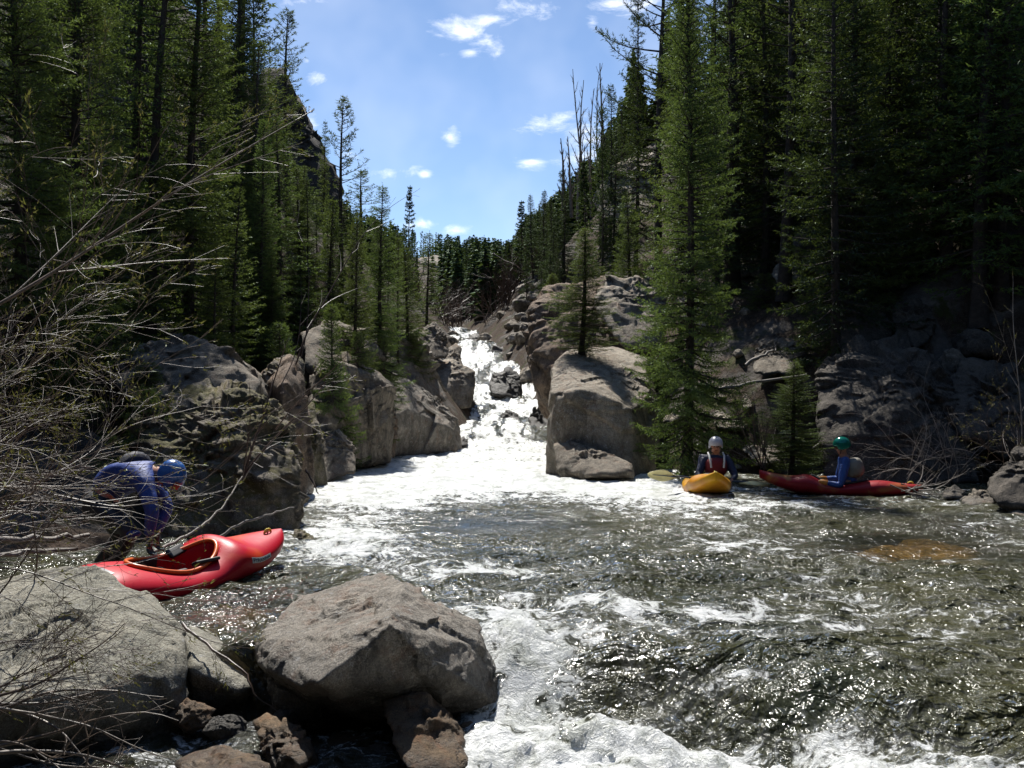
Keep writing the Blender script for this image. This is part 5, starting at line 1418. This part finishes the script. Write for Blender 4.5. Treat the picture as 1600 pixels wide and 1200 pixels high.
def head_rig(R, link, neck, c, up, fwd):
    c = Vector(c); up = Vector(up).normalized(); fwd = Vector(fwd); fwd = (fwd-up*fwd.dot(up)).normalized(); lf = up.cross(fwd)
    n = R.add(neck, 0.058, link)
    j = R.add(c-up*0.06+fwd*0.015, 0.070, n)
    k = R.add(c+up*0.02, 0.098, j)
    R.add(c+up*0.075, 0.075, k)
    ns = R.add(c+fwd*0.085-up*0.02, 0.014, j); R.add(c+fwd*0.112-up*0.032, 0.012, ns)
    R.add(c+fwd*0.065-up*0.095, 0.026, j)
    for sg in (-1, 1): R.add(c+lf*sg*0.098-up*0.01, 0.016, k)

# --- the crouching man by the near kayak
def person_crouching():
    root = empty('person', at(165, 905, 8.6))
    loc = root.location.copy()
    q = lambda px, py, Y: at(px, py, Y)-loc
    hip, waist, chest, neck = q(158, 782, 8.75), q(180, 748, 8.7), q(212, 735, 8.6), q(240, 738, 8.52)
    hc = q(262, 742, 8.45)
    up, fwd = Vector((1.0, -0.12, -0.10)), Vector((-0.30, -0.2, -1.0))
    shn, shf = q(226, 752, 8.32), q(230, 738, 8.84)
    eln, elf = q(238, 800, 8.2), q(262, 792, 8.75)
    wrn, wrf = q(232, 843, 8.22), q(244, 836, 8.62)
    hn, hf = q(155, 792, 8.58), q(160, 788, 8.9)
    kn, kf = q(205, 832, 8.35), q(190, 838, 8.95)
    an, af = q(172, 893, 8.45), q(150, 890, 9.0)
    tn, tf = an+Vector((.17, -.04, -.05)), af+Vector((.17, -.04, -.05))
    R = Rig()
    h = R.add(hip, .13); w = R.add(waist, .125, h); c = R.add(chest, .14, w); n0 = R.add((chest+neck)/2, .09, c)
    head_rig(R, n0, neck, hc, up, fwd)
    for sh, el, wr in ((shn, eln, wrn), (shf, elf, wrf)):
        a = R.add(sh, .06, c); b = R.add((sh+el)/2, .048, a); e_ = R.add(el, .04, b); m_ = R.add((el+wr)/2, .034, e_); z = R.add(wr, .026, m_)
        R.hand(wr, (0.1, 0, -1), (0.2, 1, 0), (1, 0, -.3), z)
    for hh, k_, a_, t_ in ((hn, kn, an, tn), (hf, kf, af, tf)):
        a = R.add(hh, .095, h); b = R.add((hh+k_)/2, .08, a); e_ = R.add(k_, .06, b); m_ = R.add((k_*.6+a_*.4), .055, e_); z = R.add(a_, .04, m_); R.add(t_, .035, z)
    skin_obj('body', R.n, R.e, M['skin'], root)
    J = Rig(); h = J.add(hip+Vector((.01, 0, .03)), .165); w = J.add(waist, .17, h); c = J.add(chest, .18, w); J.add((chest*.45+neck*.55), .10, c)
    for sh, el, wr in ((shn, eln, wrn), (shf, elf, wrf)):
        a = J.add(sh, .088, c); b = J.add((sh+el)/2, .072, a); e_ = J.add(el, .062, b); m_ = J.add((el+wr)/2, .052, e_); J.add(wr+(el-wr)*.08, .040, m_)
    skin_obj('jacket', J.n, J.e, M['blue_jacket'], root)
    T_ = Rig(); h = T_.add(hip+Vector((-.02, 0, -.01)), .172)
    for hh, k_, a_, t_ in ((hn, kn, an, tn), (hf, kf, af, tf)):
        a = T_.add(hh, .12, h); b = T_.add((hh+k_)/2, .105, a); e_ = T_.add(k_, .082, b); m_ = T_.add((k_*.6+a_*.4), .07, e_); T_.add(a_+Vector((0, 0, .03)), .052, m_)
    skin_obj('trousers', T_.n, T_.e, M['dark_pants'], root)
    for a_, t_ in ((an, tn), (af, tf)):
        S_ = Rig(); S_.chain([(a_+Vector((0, 0, .02)), .055), (a_+Vector((0.02, 0, -.03)), .05), ((a_+t_)/2+Vector((0, 0, -.01)), .045), (t_, .036)]); skin_obj('shoe', S_.n, S_.e, M['black'], root, sub=2)
    V_ = Rig(); V_.chain([((waist*.35+chest*.65)+Vector((0, 0, .0)), .188), (chest+Vector((.01, 0, 0)), .196), ((chest*.62+neck*.38), .165)]); skin_obj('life_vest', V_.n, V_.e, M['vest_dark'], root)
    for wr in (wrn, wrf):
        G = Rig(); z = G.add(wr+Vector((0, 0, .03)), .036); G.hand(wr, (0.1, 0, -1), (0.2, 1, 0), (1, 0, -.3), z)
        G.n = [(p_, (r_*1.22 if isinstance(r_, float) else (r_[0]*1.2, r_[1]*1.2))) for p_, r_ in G.n]
        skin_obj('glove', G.n, G.e, M['teal_glove'], root)
    head_parts(root, hc, up, fwd, 'helmet_blue')
    K = Rig(); K.chain([(kn+Vector((.03, -.03, .03)), .075), (kn+Vector((.035, -.03, -.05)), .07)]); skin_obj('knee_pad', K.n, K.e, M['blue_jacket'], root)
    hl = obj('sticker', box_mesh('sticker', .05, .07, .004, M['lip'], .0018, 1), root)
    upn = up.normalized(); place(hl, hc+upn*0.09+Vector((0.02, -0.095, -0.075)), Vector((.5, -1, -.5)), (1, 0, -.6))
    tag(root, 'person in blue jacket and blue helmet bending down to the bright red kayak', 'person')
person_crouching()

# --- two seated paddlers
def person_seated(origin, yaw, label, shell, sleeve, vest, wrists, lean=0.0, head_fwd=(1, 0, 0), glove='black', trim=None, cuff=None, vx=0.03):
    """local: +x forward, +y left, z up, origin on the seat"""
    root = empty('person', origin, yaw)
    hip = Vector((0, 0, .13)); waist = Vector((-.02+lean*.3, 0, .28)); chest = Vector((lean*.7, 0, .46)); neck = Vector((lean, 0, .615)); hc = Vector((lean+.02, 0, .745))
    up = Vector((0.05, 0, 1)); fwd = Vector(head_fwd)
    R = Rig(); h = R.add(hip, .13); w = R.add(waist, .12, h); c = R.add(chest, .135, w); n0 = R.add((chest+neck)/2+Vector((0, 0, .03)), .085, c)
    head_rig(R, n0, neck, hc, up, fwd)
    arms = []
    for sg, (el, wr) in zip((1, -1), wrists):
        sh = chest+Vector((0, sg*.185, .07)); arms.append((sh, Vector(el), Vector(wr)))
    for sh, el, wr in arms:
        a = R.add(sh, .055, c); b = R.add((sh+el)/2, .045, a); e_ = R.add(el, .038, b); m_ = R.add((el+wr)/2, .033, e_); z = R.add(wr, .025, m_)
        d = (wr-el).normalized(); R.hand(wr, d, (0, -1 if sh.y > 0 else 1, .4), (0, 0, -1), z)
    for sg in (-1, 1):      # legs run forward under the deck
        a = R.add(hip+Vector((.10, sg*.10, -.03)), .08, h); b = R.add(hip+Vector((.42, sg*.16, .02)), .055, a); R.add(hip+Vector((.74, sg*.09, -.05)), .04, b)
    skin_obj('body', R.n, R.e, M['skin'], root)
    J = Rig(); h = J.add(hip, .155); w = J.add(waist, .15, h); c = J.add(chest, .165, w); J.add(neck*.6+chest*.4, .10, c)
    for sh, el, wr in arms:
        a = J.add(sh, .085, c); b = J.add((sh+el)/2, .070, a); e_ = J.add(el, .060, b); m_ = J.add((el+wr)/2, .050, e_); J.add(wr+(el-wr)*.1, .038, m_)
    skin_obj('jacket', J.n, J.e, M[sleeve], root)
    V_ = Rig(); V_.chain([(waist+Vector((vx, 0, -.04)), .19), (waist*.5+chest*.5+Vector((vx, 0, .02)), .215), (chest+Vector((vx, 0, .02)), .205), (chest+Vector((vx*.6, 0, .10)), .16)]); skin_obj('life_vest', V_.n, V_.e, M[vest], root)
    sk = Rig(); 
    if trim:
        for sg in (-1, 1):
            P = np.array([(lean+.24, sg*.10, .40), (lean+.235, sg*.11, .50), (lean+.15, sg*.12, .59), (lean-.02, sg*.12, .63)])
            v, f = tube_mesh([(P, np.full(4, .016))], 8); obj('strap', mesh_np('strap', v, f, M[trim]), root)
    # spray skirt over the cockpit
    V2, F2 = lathe_dome(0.42, 0.225, 0.10, cut=0.0, n=36, m=10); V2[:, 2] += 0.055
    o = obj('spray_skirt', mesh_np('spray_skirt', V2, F2, M['black']), root); o.location = (.12, 0, 0)
    for sh, el, wr in arms:
        if cuff:
            C_ = Rig(); C_.chain([(el*.45+wr*.55, .058), (el*.1+wr*.9, .054), (wr+(wr-el).normalized()*.05, .05)]); skin_obj('cuff', C_.n, C_.e, M[cuff], root)
    head_parts(root, hc, up, fwd, shell)
    tag(root, label, 'person')
    return root
person_seated(Vector((at(1118, 700, 16.35).x, 16.35, 0.0)), math.radians(-94), 'person in dark jacket, red vest and white helmet facing the camera', 'helmet_white', 'navy_jacket', 'vest_red',
    [((.16, .30, .26), (.34, .20, .20)), ((.16, -.30, .26), (.34, -.22, .20))], lean=0.0, trim='white_trim')
person_seated(Vector((at(1326, 700, 15.6).x, 15.6, 0.02)), math.radians(180-14), 'person in blue jacket, grey vest and shiny green helmet seated side on', 'helmet_green', 'royal_sleeve', 'vest_grey',
    [((.14, .28, .16), (.42, .22, .20)), ((.14, -.28, .22), (.42, -.15, .22))], lean=0.08, cuff='orange_glove', vx=-0.075)

# --- paddle lying across the yellow kayak
def paddle():
    a, b = at(1012, 741, 15.75), at(1203, 757, 16.1)
    root = empty('paddle', (a+b)/2)
    d = (b-a).normalized(); L = (b-a).length
    o_ = (a+b)/2
    v, f = tube_mesh([(np.array([tuple(a-o_+d*L*q+Vector((0, 0, 0.012*math.sin(q*9)))) for q in np.linspace(.2, .82, 12)]), np.full(12, .016))], 8)
    obj('shaft', mesh_np('shaft', v, f, M['paddle_shaft']), root)
    for k_, (p, dd, tw) in enumerate(((a, d, 0.15), (b, -d, 1.35))):
        n, m = 22, 9; vs = []
        upv = Vector((0, 0, 1)); sd = (upv-dd*upv.dot(dd)).normalized(); nm = dd.cross(sd)
        s2 = sd*math.cos(tw)+nm*math.sin(tw); n2 = dd.cross(s2)
        for i in range(n):
            u = i/(n-1)
            wd = 0.100*(math.sin(min(1, u*1.35+.08)*math.pi*.5)**.6)*(1-smooth(.45, 1.0, u)*.86)
            for j in range(m):
                w = j/(m-1)*2-1
                c_ = p-o_+dd*(u*.52)+s2*(w*wd)+n2*(0.03*w*w-0.02*math.sin(u*3.1))
                vs.append(tuple(c_))
        V_ = np.array(vs); nn = np.array(tuple(n2))*0.006
        V2 = np.concatenate([V_+nn, V_-nn]); F1 = grid_faces(n, m)
        bd = [i*m for i in range(n)]+[(n-1)*m+j for j in range(1, m)]+[i*m+m-1 for i in range(n-2, -1, -1)]+[j for j in range(m-2, 0, -1)]
        bd = np.array(bd); nx_ = np.roll(bd, -1)
        F3 = np.stack([bd, nx_, nx_+n*m, bd+n*m], -1)
        obj('blade', mesh_np('blade', V2, [F1, F1[:, ::-1]+n*m, F3], M['paddle_blade']), root)
        if k_ == 0:
            P = np.array([tuple(p-o_+dd*(q*.52)-n2*(0.018 if False else -0.0)+Vector((0, -.022, 0))) for q in np.linspace(.15, 1.02, 8)])
            v, f = tube_mesh([(P, np.linspace(.006, .013, 8))], 6); obj('spine', mesh_np('spine', v, f, M['paddle_shaft']), root)
    tag(root, 'double bladed paddle with cream blade held across the yellow kayak', 'paddle')
paddle()

# ------------------------------------------------------------------ which one is which: count the look-alikes from the left
ORD = ['first', 'second', 'third', 'fourth', 'fifth', 'sixth', 'seventh', 'eighth', 'ninth', 'tenth', 'eleventh', 'twelfth']
def ordinal(n):
    if n <= 12: return ORD[n-1]
    return '%d%s' % (n, 'th' if 10 <= n % 100 <= 20 else {1: 'st', 2: 'nd', 3: 'rd'}.get(n % 10, 'th'))
byl = {}
for o in SC.objects:
    if o.parent is None and 'label' in o and 'group' in o: byl.setdefault(o['label'], []).append(o)
for lb, os_ in byl.items():
    if len(os_) < 2: continue
    os_.sort(key=lambda o: o.location.x/max(o.location.y, .1))
    hs = sorted(o.scale.z for o in os_)
    for i, o in enumerate(os_):
        o['label'] = lb+', '+ordinal(i+1)+' of them from the left'
